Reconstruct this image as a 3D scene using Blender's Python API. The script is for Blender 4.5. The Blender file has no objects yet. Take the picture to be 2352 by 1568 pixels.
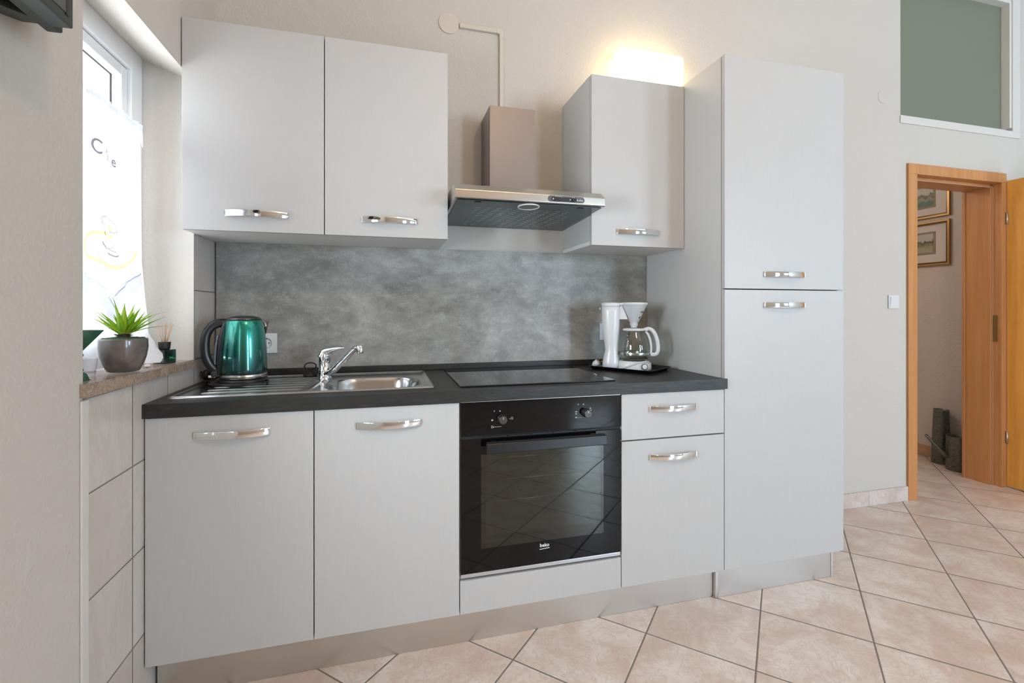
import bpy, bmesh, math, random
from mathutils import Vector, Matrix
random.seed(7)
PI = math.pi
sc = bpy.context.scene
COL = sc.collection
R = math.radians

# ------------------------------------------------------------------ materials
def new_mat(name):
    m = bpy.data.materials.new(name); m.use_nodes = True
    nt = m.node_tree; b = nt.nodes['Principled BSDF']
    return m, nt, b

def N(nt, t, **kw):
    n = nt.nodes.new(t)
    for k, v in kw.items():
        if k in n.inputs: n.inputs[k].default_value = v
        else: setattr(n, k, v)
    return n

def ramp(nt, fac, stops):
    r = nt.nodes.new('ShaderNodeValToRGB')
    e = r.color_ramp.elements
    while len(e) < len(stops): e.new(0.5)
    for i, (p, c) in enumerate(stops):
        e[i].position = p; e[i].color = (c[0], c[1], c[2], 1)
    nt.links.new(fac, r.inputs[0])
    return r.outputs[0]

def coords(nt, scale=(1, 1, 1), rot=(0, 0, 0), geo=False):
    tc = nt.nodes.new('ShaderNodeNewGeometry' if geo else 'ShaderNodeTexCoord')
    mp = N(nt, 'ShaderNodeMapping'); mp.inputs['Scale'].default_value = scale; mp.inputs['Rotation'].default_value = rot
    nt.links.new(tc.outputs['Position' if geo else 'Object'], mp.inputs[0])
    return mp.outputs[0]

def simple(name, col, rough=.5, metal=0, noise=0, nscale=40, bump=0, bscale=200, aniso=None, coat=0, ior=1.5, spec=None, rnoise=0):
    m, nt, b = new_mat(name)
    b.inputs['Base Color'].default_value = (*col, 1)
    b.inputs['Roughness'].default_value = rough; b.inputs['Metallic'].default_value = metal
    b.inputs['IOR'].default_value = ior
    if spec is not None: b.inputs['Specular IOR Level'].default_value = spec
    if coat: b.inputs['Coat Weight'].default_value = coat; b.inputs['Coat Roughness'].default_value = .05
    sc3 = aniso or (1, 1, 1)
    if noise or rnoise:
        c = coords(nt, sc3, geo=True)
        n = N(nt, 'ShaderNodeTexNoise', Scale=nscale, Detail=5.0); nt.links.new(c, n.inputs[0])
        if noise:
            o = ramp(nt, n.outputs[0], [(.3, tuple(x*(1-noise) for x in col)), (.7, tuple(min(1, x*(1+noise)) for x in col))])
            nt.links.new(o, b.inputs['Base Color'])
        if rnoise:
            mr = N(nt, 'ShaderNodeMapRange'); nt.links.new(n.outputs[0], mr.inputs[0])
            mr.inputs[3].default_value = rough*(1-rnoise); mr.inputs[4].default_value = rough*(1+rnoise)
            nt.links.new(mr.outputs[0], b.inputs['Roughness'])
    if bump:
        c = coords(nt, sc3, geo=True)
        n = N(nt, 'ShaderNodeTexNoise', Scale=bscale, Detail=3.0); nt.links.new(c, n.inputs[0])
        bp = N(nt, 'ShaderNodeBump', Strength=bump, Distance=.002)
        nt.links.new(n.outputs[0], bp.inputs['Height']); nt.links.new(bp.outputs[0], b.inputs['Normal'])
    return m

M = {}
def plaster(name, col, strength=.35, scale=130):
    m, nt, b = new_mat(name)
    b.inputs['Base Color'].default_value = (*col, 1); b.inputs['Roughness'].default_value = .9
    c = coords(nt, geo=True)
    n = N(nt, 'ShaderNodeTexNoise', Scale=float(scale), Detail=4.0, Roughness=.6); nt.links.new(c, n.inputs[0])
    n2 = N(nt, 'ShaderNodeTexVoronoi', Scale=scale*.7); nt.links.new(c, n2.inputs[0])
    ad = N(nt, 'ShaderNodeMath', operation='ADD'); nt.links.new(n.outputs[0], ad.inputs[0]); nt.links.new(n2.outputs[0], ad.inputs[1])
    bp = N(nt, 'ShaderNodeBump', Strength=strength, Distance=.003)
    nt.links.new(ad.outputs[0], bp.inputs['Height']); nt.links.new(bp.outputs[0], b.inputs['Normal'])
    return m
M['plaster'] = plaster('white_textured_plaster', (.575, .54, .492))
M['plaster_rough'] = plaster('hall_plaster', (.62, .56, .51), .4, 90)
M['ceiling'] = simple('ceiling_paint', (.82, .80, .77), .95)
M['white_trim'] = simple('white_gloss_paint', (.66, .63, .59), .4)
M['pvc'] = simple('white_window_plastic', (.85, .85, .86), .25)
M['cabinet'] = simple('white_melamine_fine_grain', (.50, .50, .495), .42, noise=.02, nscale=60, aniso=(6, 6, .25), bump=.05, bscale=260)
M['carcass'] = simple('white_board', (.56, .56, .545), .5)
M['under'] = simple('bounce_lit_white_board', (.80, .80, .785), .45)  # carcass board made paler: bounce light on the undersides put into the colour
M['edge'] = simple('beige_edge_band', (.42, .35, .27), .5)
M['chrome'] = simple('polished_chrome', (.86, .87, .88), .045, 1)
M['steel'] = simple('brushed_steel', (.56, .54, .50), .25, 1, bump=.04, bscale=300, aniso=(.03, 1, 1), rnoise=.2, nscale=200)
M['sink_steel'] = simple('satin_sink_steel', (.56, .57, .57), .16, 1, rnoise=.15, nscale=300)
M['plinth'] = simple('brushed_aluminium_plinth', (.66, .655, .64), .33, 1, bump=.08, bscale=300, aniso=(1, 1, .03), rnoise=.15, nscale=120)
M['black_gloss'] = simple('black_glass', (.003, .003, .004), .03, coat=0, spec=.32)
M['hob_glass'] = simple('hob_glass', (.006, .006, .007), .035, spec=.8)
M['black_plastic'] = simple('black_plastic', (.012, .012, .014), .3)
M['black_matt'] = simple('black_rubber', (.012, .012, .012), .55)
M['tray_black'] = simple('black_tray_plastic', (.01, .01, .011), .22)
M['dark_metal'] = simple('dark_brushed_metal', (.09, .09, .09), .3, .8)
M['white_plastic'] = simple('white_plastic', (.68, .70, .72), .25)
M['print_white'] = simple('white_print', (.75, .78, .78), .5)
M['print_grey'] = simple('grey_print', (.30, .31, .31), .5)
M['print_dark'] = simple('dark_print', (.02, .02, .02), .5)
M['tv_body'] = simple('dark_grey_green_casing', (.035, .04, .036), .5)
M['tv_face'] = simple('dark_grey_screen', (.07, .075, .065), .25)
M['teal_dark'] = simple('green_filter_plate', (.045, .075, .085), .35, .6)
def slot_mat():
    m, nt, b = new_mat('blue_grey_slotted_plate')
    g = nt.nodes.new('ShaderNodeNewGeometry'); sp = nt.nodes.new('ShaderNodeSeparateXYZ'); nt.links.new(g.outputs['Position'], sp.inputs[0])
    def mth(op, a, c=None):
        n = nt.nodes.new('ShaderNodeMath'); n.operation = op
        for i, v in enumerate((a, c)):
            if v is None: continue
            if isinstance(v, (int, float)): n.inputs[i].default_value = v
            else: nt.links.new(v, n.inputs[i])
        return n.outputs[0]
    x, y = sp.outputs[0], sp.outputs[1]
    r_ = mth('DIVIDE', mth('ADD', y, .365), .026); row = mth('FLOOR', r_); fr = mth('FRACT', r_)
    u = mth('DIVIDE', mth('SUBTRACT', x, 1.01), .041); fu = mth('FRACT', mth('ADD', u, mth('MULTIPLY', row, .10)))
    a = mth('MULTIPLY', mth('LESS_THAN', fr, .36), mth('LESS_THAN', fu, .50))
    box = mth('MULTIPLY', mth('MULTIPLY', mth('GREATER_THAN', x, 1.01), mth('LESS_THAN', x, 1.42)), mth('MULTIPLY', mth('GREATER_THAN', y, -.365), mth('LESS_THAN', y, -.04)))
    f = mth('MULTIPLY', a, box)
    mx = nt.nodes.new('ShaderNodeMix'); mx.data_type = 'RGBA'; nt.links.new(f, mx.inputs[0])
    mx.inputs[6].default_value = (.035, .055, .062, 1); mx.inputs[7].default_value = (.20, .33, .37, 1)
    nt.links.new(mx.outputs[2], b.inputs['Base Color']); b.inputs['Roughness'].default_value = .22; b.inputs['Metallic'].default_value = .35
    return m
M['filter'] = slot_mat()
M['pot'] = simple('glazed_grey_brown_ceramic', (.13, .11, .10), .22, noise=.35, nscale=30, coat=.4)
M['moss'] = simple('green_moss', (.03, .10, .03), .9, noise=.5, nscale=300, bump=.8, bscale=300)
M['white_ceramic'] = simple('white_ceramic', (.75, .74, .78), .3)
M['green_metal'] = simple('green_enamel', (.012, .085, .045), .35, noise=.25, nscale=60)
M['rust'] = simple('rusty_bead', (.10, .045, .03), .6)
M['reed'] = simple('reed_wood', (.62, .42, .27), .7)
M['dark_green_glass'] = simple('dark_green_glass', (.004, .02, .014), .05, coat=.5)
M['green_print'] = simple('bright_green_print', (.05, .5, .12), .5)
M['galv'] = simple('galvanised_metal', (.16, .18, .16), .42, .7, noise=.3, nscale=60)
M['gold'] = simple('gold_frame', (.42, .24, .07), .35, .5)
M['frame_dark'] = simple('dark_brown_frame', (.03, .012, .008), .3)
M['mat_board'] = simple('grey_white_mat_board', (.62, .58, .54), .7)
M['brass'] = simple('brass_plate', (.35, .26, .10), .35, .9)
M['hinge'] = simple('hinge_steel', (.55, .53, .5), .3, 1)
M['gasket'] = simple('dark_gasket', (.03, .02, .02), .6)

def wood(name, c1, c2, rough=.38):
    m, nt, b = new_mat(name)
    b.inputs['Roughness'].default_value = rough
    c = coords(nt, (14, 14, .7), geo=True)
    n = N(nt, 'ShaderNodeTexNoise', Scale=2.2, Detail=6.0, Distortion=.4); nt.links.new(c, n.inputs[0])
    n2 = N(nt, 'ShaderNodeTexNoise', Scale=30.0, Detail=3.0); nt.links.new(c, n2.inputs[0])
    mx = N(nt, 'ShaderNodeMix'); mx.inputs[0].default_value = .3
    nt.links.new(n.outputs[0], mx.inputs[2]); nt.links.new(n2.outputs[0], mx.inputs[3])
    nt.links.new(ramp(nt, mx.outputs[0], [(.3, c1), (.7, c2)]), b.inputs['Base Color'])
    return m
M['beech'] = wood('beech_veneer', (.46, .20, .066), (.62, .295, .112))
M['beech_leaf'] = wood('orange_beech_door', (.64, .28, .045), (.84, .42, .09))

def tile_mat(name, axes, off, size, cA, cB, cC, grout, gw, rot45=False, rough=.25, vein=7.0, aniso=(1,1,1), spec=.5):
    """axes: which world axes give u and v."""
    m, nt, b = new_mat(name)
    g = nt.nodes.new('ShaderNodeNewGeometry')
    sp = nt.nodes.new('ShaderNodeSeparateXYZ'); nt.links.new(g.outputs['Position'], sp.inputs[0])
    def mth(op, a, c=None):
        n = nt.nodes.new('ShaderNodeMath'); n.operation = op
        for i, v in enumerate((a, c)):
            if v is None: continue
            if isinstance(v, (int, float)): n.inputs[i].default_value = v
            else: nt.links.new(v, n.inputs[i])
        return n.outputs[0]
    u, v = sp.outputs[axes[0]], sp.outputs[axes[1]]
    if rot45:
        s = 1/math.sqrt(2)
        u, v = mth('MULTIPLY', mth('ADD', u, v), s), mth('MULTIPLY', mth('SUBTRACT', u, v), s)
    u = mth('DIVIDE', mth('SUBTRACT', u, off[0]), size[0]); v = mth('DIVIDE', mth('SUBTRACT', v, off[1]), size[1])
    fu, fv = mth('FRACT', u), mth('FRACT', v)
    du = mth('MULTIPLY', mth('MINIMUM', fu, mth('SUBTRACT', 1.0, fu)), size[0])
    dv = mth('MULTIPLY', mth('MINIMUM', fv, mth('SUBTRACT', 1.0, fv)), size[1])
    d = mth('MINIMUM', du, dv)
    cmb = nt.nodes.new('ShaderNodeCombineXYZ')
    nt.links.new(mth('FLOOR', u), cmb.inputs[0]); nt.links.new(mth('FLOOR', v), cmb.inputs[1])
    wn = N(nt, 'ShaderNodeTexWhiteNoise'); nt.links.new(cmb.outputs[0], wn.inputs[0])
    vm = nt.nodes.new('ShaderNodeVectorMath'); vm.operation = 'MULTIPLY_ADD'
    nt.links.new(wn.outputs['Color'], vm.inputs[0]); vm.inputs[1].default_value = (9, 9, 9); nt.links.new(g.outputs['Position'], vm.inputs[2])
    mp = N(nt, 'ShaderNodeMapping'); mp.inputs['Scale'].default_value = aniso; nt.links.new(vm.outputs[0], mp.inputs[0])
    n1 = N(nt, 'ShaderNodeTexNoise', Scale=vein, Detail=8.0, Roughness=.62, Distortion=.6); nt.links.new(mp.outputs[0], n1.inputs[0])
    n2 = N(nt, 'ShaderNodeTexNoise', Scale=vein*2.4, Detail=6.0, Roughness=.6, Distortion=1.8); nt.links.new(mp.outputs[0], n2.inputs[0])
    c1 = ramp(nt, n1.outputs[0], [(.40, cA), (.60, cB)])
    vfac = ramp(nt, n2.outputs[0], [(.455, (0, 0, 0)), (.50, (1, 1, 1)), (.545, (0, 0, 0))])
    mx = nt.nodes.new('ShaderNodeMix'); mx.data_type = 'RGBA'
    mf = mth('MULTIPLY', vfac, .45)
    nt.links.new(mf, mx.inputs[0]); nt.links.new(c1, mx.inputs[6]); mx.inputs[7].default_value = (*cC, 1)
    br = nt.nodes.new('ShaderNodeHueSaturation'); nt.links.new(mx.outputs[2], br.inputs['Color'])
    nt.links.new(mth('ADD', mth('MULTIPLY', wn.outputs['Value'], .06), .97), br.inputs['Value'])
    gm = mth('LESS_THAN', d, gw/2)
    mg = nt.nodes.new('ShaderNodeMix'); mg.data_type = 'RGBA'
    nt.links.new(gm, mg.inputs[0]); nt.links.new(br.outputs[0], mg.inputs[6]); mg.inputs[7].default_value = (*grout, 1)
    nt.links.new(mg.outputs[2], b.inputs['Base Color'])
    ro = mth('ADD', mth('MULTIPLY', gm, .5), rough); nt.links.new(ro, b.inputs['Roughness'])
    mr = N(nt, 'ShaderNodeMapRange'); mr.inputs[1].default_value = gw*.3; mr.inputs[2].default_value = gw*1.1
    nt.links.new(d, mr.inputs[0])
    bp = N(nt, 'ShaderNodeBump', Strength=.6, Distance=.002); nt.links.new(mr.outputs[0], bp.inputs['Height'])
    nt.links.new(bp.outputs[0], b.inputs['Normal'])
    b.inputs['Specular IOR Level'].default_value = spec
    return m
s2 = math.sqrt(2)
M['floor'] = tile_mat('marbled_beige_floor_tiles', (0, 1), ((2.075-.648)/s2, (2.075+.648)/s2), (.3515, .3515),
                      (.60, .475, .395), (.72, .64, .575), (.50, .375, .30), (.20, .165, .14), .0055, True, .30, 5.5)
M['wall_tile'] = tile_mat('glossy_beige_wall_tiles', (1, 2), (-.645, .235), (.2145, .25),
                      (.55, .50, .455), (.60, .565, .525), (.52, .45, .39), (.17, .15, .13), .0035, False, .10, 4.0, (1, 1, .35))
M['base_tile'] = tile_mat('beige_skirting_tiles', (0, 2), (3.441-.35, -.3), (.35, 1.0),
                      (.56, .47, .42), (.68, .61, .57), (.50, .40, .34), (.42, .37, .33), .003, False, .35, 9.0)
M['hall_base'] = tile_mat('hall_skirting_tiles', (1, 2), (.52, -.3), (.35, 1.0),
                      (.48, .29, .17), (.56, .36, .23), (.44, .25, .15), (.25, .17, .12), .003, False, .4, 9.0)

def sill_mat():
    m, nt, b = new_mat('beige_brown_marble')
    c = coords(nt, (1, 1, 1), geo=True)
    n = N(nt, 'ShaderNodeTexNoise', Scale=22.0, Detail=9.0, Roughness=.7, Distortion=.8); nt.links.new(c, n.inputs[0])
    n2 = N(nt, 'ShaderNodeTexNoise', Scale=160.0, Detail=4.0); nt.links.new(c, n2.inputs[0])
    a = ramp(nt, n.outputs[0], [(.38, (.24, .16, .11)), (.52, (.40, .30, .22)), (.66, (.52, .42, .33))])
    mx = nt.nodes.new('ShaderNodeMix'); mx.data_type = 'RGBA'; mx.inputs[0].default_value = .35
    nt.links.new(a, mx.inputs[6]); nt.links.new(ramp(nt, n2.outputs[0], [(.4, (.22, .15, .10)), (.6, (.52, .42, .34))]), mx.inputs[7])
    nt.links.new(mx.outputs[2], b.inputs['Base Color']); b.inputs['Roughness'].default_value = .18
    return m
M['sill'] = sill_mat()

def concrete():
    m, nt, b = new_mat('grey_scratched_concrete_laminate')
    L = nt.links.new
    c = coords(nt, (.9, 1, 1.45), geo=True)
    n1 = N(nt, 'ShaderNodeTexNoise', Scale=2.6, Detail=12.0, Roughness=.62, Distortion=.5); L(c, n1.inputs[0])
    n5 = N(nt, 'ShaderNodeTexNoise', Scale=16.0, Detail=10.0, Roughness=.75, Distortion=.3); L(c, n5.inputs[0])
    n2 = N(nt, 'ShaderNodeTexNoise', Scale=330.0, Detail=3.0, Roughness=.6); L(c, n2.inputs[0])
    cl = coords(nt, (330, 1, 40), geo=True)
    n6 = N(nt, 'ShaderNodeTexNoise', Scale=1.0, Detail=2.0); L(cl, n6.inputs[0])
    def lin(a, k, a0):
        n = N(nt, 'ShaderNodeMath', operation='MULTIPLY_ADD'); L(a, n.inputs[0]); n.inputs[1].default_value = k
        if isinstance(a0, (int, float)): n.inputs[2].default_value = a0
        else: L(a0, n.inputs[2])
        return n.outputs[0]
    v = lin(n1.outputs[0], 1.0, 0.0); v = lin(n5.outputs[0], .42, v); v = lin(n2.outputs[0], .22, v); v = lin(n6.outputs[0], .13, v)
    base = ramp(nt, v, [(.74, (.115, .112, .105)), (.92, (.205, .204, .195)), (1.0, (.27, .27, .26))])
    base = ramp(nt, lin(v, 1.0, -.42), [(.32, (.175, .171, .158)), (.50, (.31, .307, .29)), (.68, (.47, .47, .445))])
    def mix(a, f, col, k):
        mx = nt.nodes.new('ShaderNodeMix'); mx.data_type = 'RGBA'
        mu = N(nt, 'ShaderNodeMath', operation='MULTIPLY'); mu.inputs[1].default_value = k
        L(f, mu.inputs[0]); L(mu.outputs[0], mx.inputs[0]); L(a, mx.inputs[6]); mx.inputs[7].default_value = (*col, 1)
        return mx.outputs[2]
    def mul(a, c_):
        n = N(nt, 'ShaderNodeMath', operation='MULTIPLY'); L(a, n.inputs[0]); L(c_, n.inputs[1]); return n.outputs[0]
    gate = ramp(nt, n5.outputs[0], [(.50, (0, 0, 0)), (.60, (1, 1, 1))])
    o = base
    for rot, sc_, scale, k in ((.25, (1, 1, 5), 7.0, .55), (-.5, (1, 1, 6), 6.0, .5), (1.35, (1, 1, 7), 5.0, .4), (.9, (1, 1, 5), 9.0, .4)):
        cs = coords(nt, sc_, (0, rot, 0), geo=True)
        n3 = N(nt, 'ShaderNodeTexNoise', Scale=scale, Detail=2.0, Roughness=.5, Distortion=.6); L(cs, n3.inputs[0])
        s1 = ramp(nt, n3.outputs[0], [(.494, (0, 0, 0)), (.5, (1, 1, 1)), (.506, (0, 0, 0))])
        o = mix(o, mul(s1, gate), (.52, .52, .50), k)
    sp = ramp(nt, n2.outputs[0], [(.61, (0, 0, 0)), (.68, (1, 1, 1))]); o = mix(o, mul(sp, gate), (.60, .60, .58), .8)
    L(o, b.inputs['Base Color']); b.inputs['Roughness'].default_value = .36
    return m
M['concrete'] = concrete()

def slate():
    m, nt, b = new_mat('dark_slate_laminate')
    c = coords(nt, (9, 24, 34), (0, .75, .45), geo=True)
    n1 = N(nt, 'ShaderNodeTexNoise', Scale=1.6, Detail=8.0, Roughness=.62, Distortion=.25); nt.links.new(c, n1.inputs[0])
    nt.links.new(ramp(nt, n1.outputs[0], [(.3, (.010, .010, .0095)), (.6, (.020, .020, .019)), (.75, (.045, .045, .042))]), b.inputs['Base Color'])
    b.inputs['Roughness'].default_value = .42
    bp = N(nt, 'ShaderNodeBump', Strength=.5, Distance=.003); nt.links.new(n1.outputs[0], bp.inputs['Height'])
    nt.links.new(bp.outputs[0], b.inputs['Normal'])
    return m
M['slate'] = slate()

def kettle_mat():
    m, nt, b = new_mat('metallic_turquoise_lacquer')
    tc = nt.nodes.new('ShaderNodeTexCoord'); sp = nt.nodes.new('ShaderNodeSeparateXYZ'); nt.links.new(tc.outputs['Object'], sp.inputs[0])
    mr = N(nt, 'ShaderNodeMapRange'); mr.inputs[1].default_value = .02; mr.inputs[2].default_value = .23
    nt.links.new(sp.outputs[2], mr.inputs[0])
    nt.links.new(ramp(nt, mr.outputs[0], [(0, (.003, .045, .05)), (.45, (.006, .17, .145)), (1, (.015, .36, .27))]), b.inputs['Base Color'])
    b.inputs['Metallic'].default_value = .75; b.inputs['Roughness'].default_value = .2; b.inputs['Coat Weight'].default_value = 1; b.inputs['Coat Roughness'].default_value = .03
    return m
M['kettle'] = kettle_mat()

def leaf_mat():
    m, nt, b = new_mat('fresh_green_succulent_leaf')
    tc = nt.nodes.new('ShaderNodeTexCoord'); sp = nt.nodes.new('ShaderNodeSeparateXYZ'); nt.links.new(tc.outputs['Object'], sp.inputs[0])
    n = N(nt, 'ShaderNodeTexNoise', Scale=30.0); nt.links.new(tc.outputs['Object'], n.inputs[0])
    nt.links.new(ramp(nt, n.outputs[0], [(.3, (.16, .42, .02)), (.5, (.38, .64, .03)), (.66, (.58, .70, .06)), (.76, (.40, .16, .08))]), b.inputs['Base Color'])
    b.inputs['Roughness'].default_value = .4
    b.inputs['Subsurface Weight'].default_value = .0
    t = nt.nodes.new('ShaderNodeBsdfTranslucent'); t.inputs[0].default_value = (.45, .75, .05, 1)
    mx = nt.nodes.new('ShaderNodeMixShader'); mx.inputs[0].default_value = .35
    out = nt.nodes['Material Output']
    nt.links.new(b.outputs[0], mx.inputs[1]); nt.links.new(t.outputs[0], mx.inputs[2]); nt.links.new(mx.outputs[0], out.inputs[0])
    return m
M['leaf'] = leaf_mat()

def cloth(name, trans, transp, col=(.92, .93, .97)):
    m, nt, b = new_mat(name)
    b.inputs['Base Color'].default_value = (*col, 1); b.inputs['Roughness'].default_value = .9
    t = nt.nodes.new('ShaderNodeBsdfTranslucent'); t.inputs[0].default_value = (*col, 1)
    tr = nt.nodes.new('ShaderNodeBsdfTransparent')
    m1 = nt.nodes.new('ShaderNodeMixShader'); m1.inputs[0].default_value = trans
    m2 = nt.nodes.new('ShaderNodeMixShader'); m2.inputs[0].default_value = transp
    out = nt.nodes['Material Output']
    nt.links.new(b.outputs[0], m1.inputs[1]); nt.links.new(t.outputs[0], m1.inputs[2])
    nt.links.new(m1.outputs[0], m2.inputs[1]); nt.links.new(tr.outputs[0], m2.inputs[2]); nt.links.new(m2.outputs[0], out.inputs[0])
    return m
M['curtain'] = cloth('sheer_white_voile', .42, .05)
M['hem'] = cloth('double_voile_hem', .32, .0, (.77, .785, .88))
M['ochre'] = cloth('ochre_embroidery', .40, .0, (.84, .70, .42))
M['cup_line'] = cloth('grey_brown_embroidery', .3, .0, (.46, .38, .42))
M['letter'] = cloth('grey_embroidery', .3, .0, (.50, .50, .54))

def glass(name, tint=(1, 1, 1), glossy=.06, rough=.0):
    m, nt, b = new_mat(name)
    nt.nodes.remove(b)
    tr = nt.nodes.new('ShaderNodeBsdfTransparent'); tr.inputs[0].default_value = (*tint, 1)
    gl = nt.nodes.new('ShaderNodeBsdfGlossy'); gl.inputs['Roughness'].default_value = rough
    fr = nt.nodes.new('ShaderNodeFresnel'); fr.inputs[0].default_value = 1.5
    ad = N(nt, 'ShaderNodeMath', operation='ADD'); ad.inputs[1].default_value = glossy; nt.links.new(fr.outputs[0], ad.inputs[0]); ad.use_clamp = True
    ge = nt.nodes.new('ShaderNodeNewGeometry')
    inv = N(nt, 'ShaderNodeMath', operation='SUBTRACT'); inv.inputs[0].default_value = 1; nt.links.new(ge.outputs['Backfacing'], inv.inputs[1])
    fm = N(nt, 'ShaderNodeMath', operation='MULTIPLY'); nt.links.new(ad.outputs[0], fm.inputs[0]); nt.links.new(inv.outputs[0], fm.inputs[1])
    mx = nt.nodes.new('ShaderNodeMixShader')
    nt.links.new(fm.outputs[0], mx.inputs[0]); nt.links.new(tr.outputs[0], mx.inputs[1]); nt.links.new(gl.outputs[0], mx.inputs[2])
    nt.links.new(mx.outputs[0], nt.nodes['Material Output'].inputs[0])
    return m
M['window_glass'] = glass('clear_window_glass', (1, 1, 1), 0)
M['clear_glass'] = glass('clear_jug_glass', (.93, .96, .95), .02)
M['gauge'] = glass('water_gauge_plastic', (.55, .62, .70), .08, .1)
M['oven_glass'] = glass('tinted_oven_glass', (.62, .68, .62), .045, .01)
M['picture_glass'] = glass('picture_glass', (1, 1, 1), 0)
M['cavity'] = simple('oven_enamel', (.05, .058, .052), .4)
M['frosted'] = simple('frosted_green_grey_pane', (.18, .20, .145), .55, noise=.03, nscale=200)

def emit(name, col, strength):
    m, nt, b = new_mat(name)
    b.inputs['Base Color'].default_value = (1, 1, 1, 1)
    b.inputs['Emission Color'].default_value = (*col, 1); b.inputs['Emission Strength'].default_value = strength
    return m
M['lamp'] = emit('glowing_opal_glass', (1, .70, .34), 8.5)

def picture_mat(name, sky, hill, land, water, z0, z1):
    m, nt, b = new_mat(name)
    g = nt.nodes.new('ShaderNodeNewGeometry'); sp = nt.nodes.new('ShaderNodeSeparateXYZ'); nt.links.new(g.outputs['Position'], sp.inputs[0])
    mr = N(nt, 'ShaderNodeMapRange'); mr.inputs[1].default_value = z0; mr.inputs[2].default_value = z1; nt.links.new(sp.outputs[2], mr.inputs[0])
    n = N(nt, 'ShaderNodeTexNoise', Scale=34.0, Detail=7.0, Roughness=.7); nt.links.new(g.outputs['Position'], n.inputs[0])
    mu = N(nt, 'ShaderNodeMath', operation='MULTIPLY_ADD'); nt.links.new(n.outputs[0], mu.inputs[0]); mu.inputs[1].default_value = .9; 
    nt.links.new(mr.outputs[0], mu.inputs[2])
    sb = N(nt, 'ShaderNodeMath', operation='SUBTRACT'); nt.links.new(mu.outputs[0], sb.inputs[0]); sb.inputs[1].default_value = .42
    nt.links.new(ramp(nt, sb.outputs[0], [(.25, water), (.42, land), (.6, hill), (.68, sky)]), b.inputs['Base Color'])
    b.inputs['Roughness'].default_value = .7
    return m
M['pic_a'] = picture_mat('harbour_landscape', (.50, .50, .46), (.10, .14, .11), (.34, .33, .25), (.13, .20, .18), 1.985, 2.135)
M['pic_b'] = picture_mat('village_landscape', (.46, .45, .40), (.08, .08, .06), (.25, .24, .15), (.36, .34, .23), 1.618, 1.765)

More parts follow.
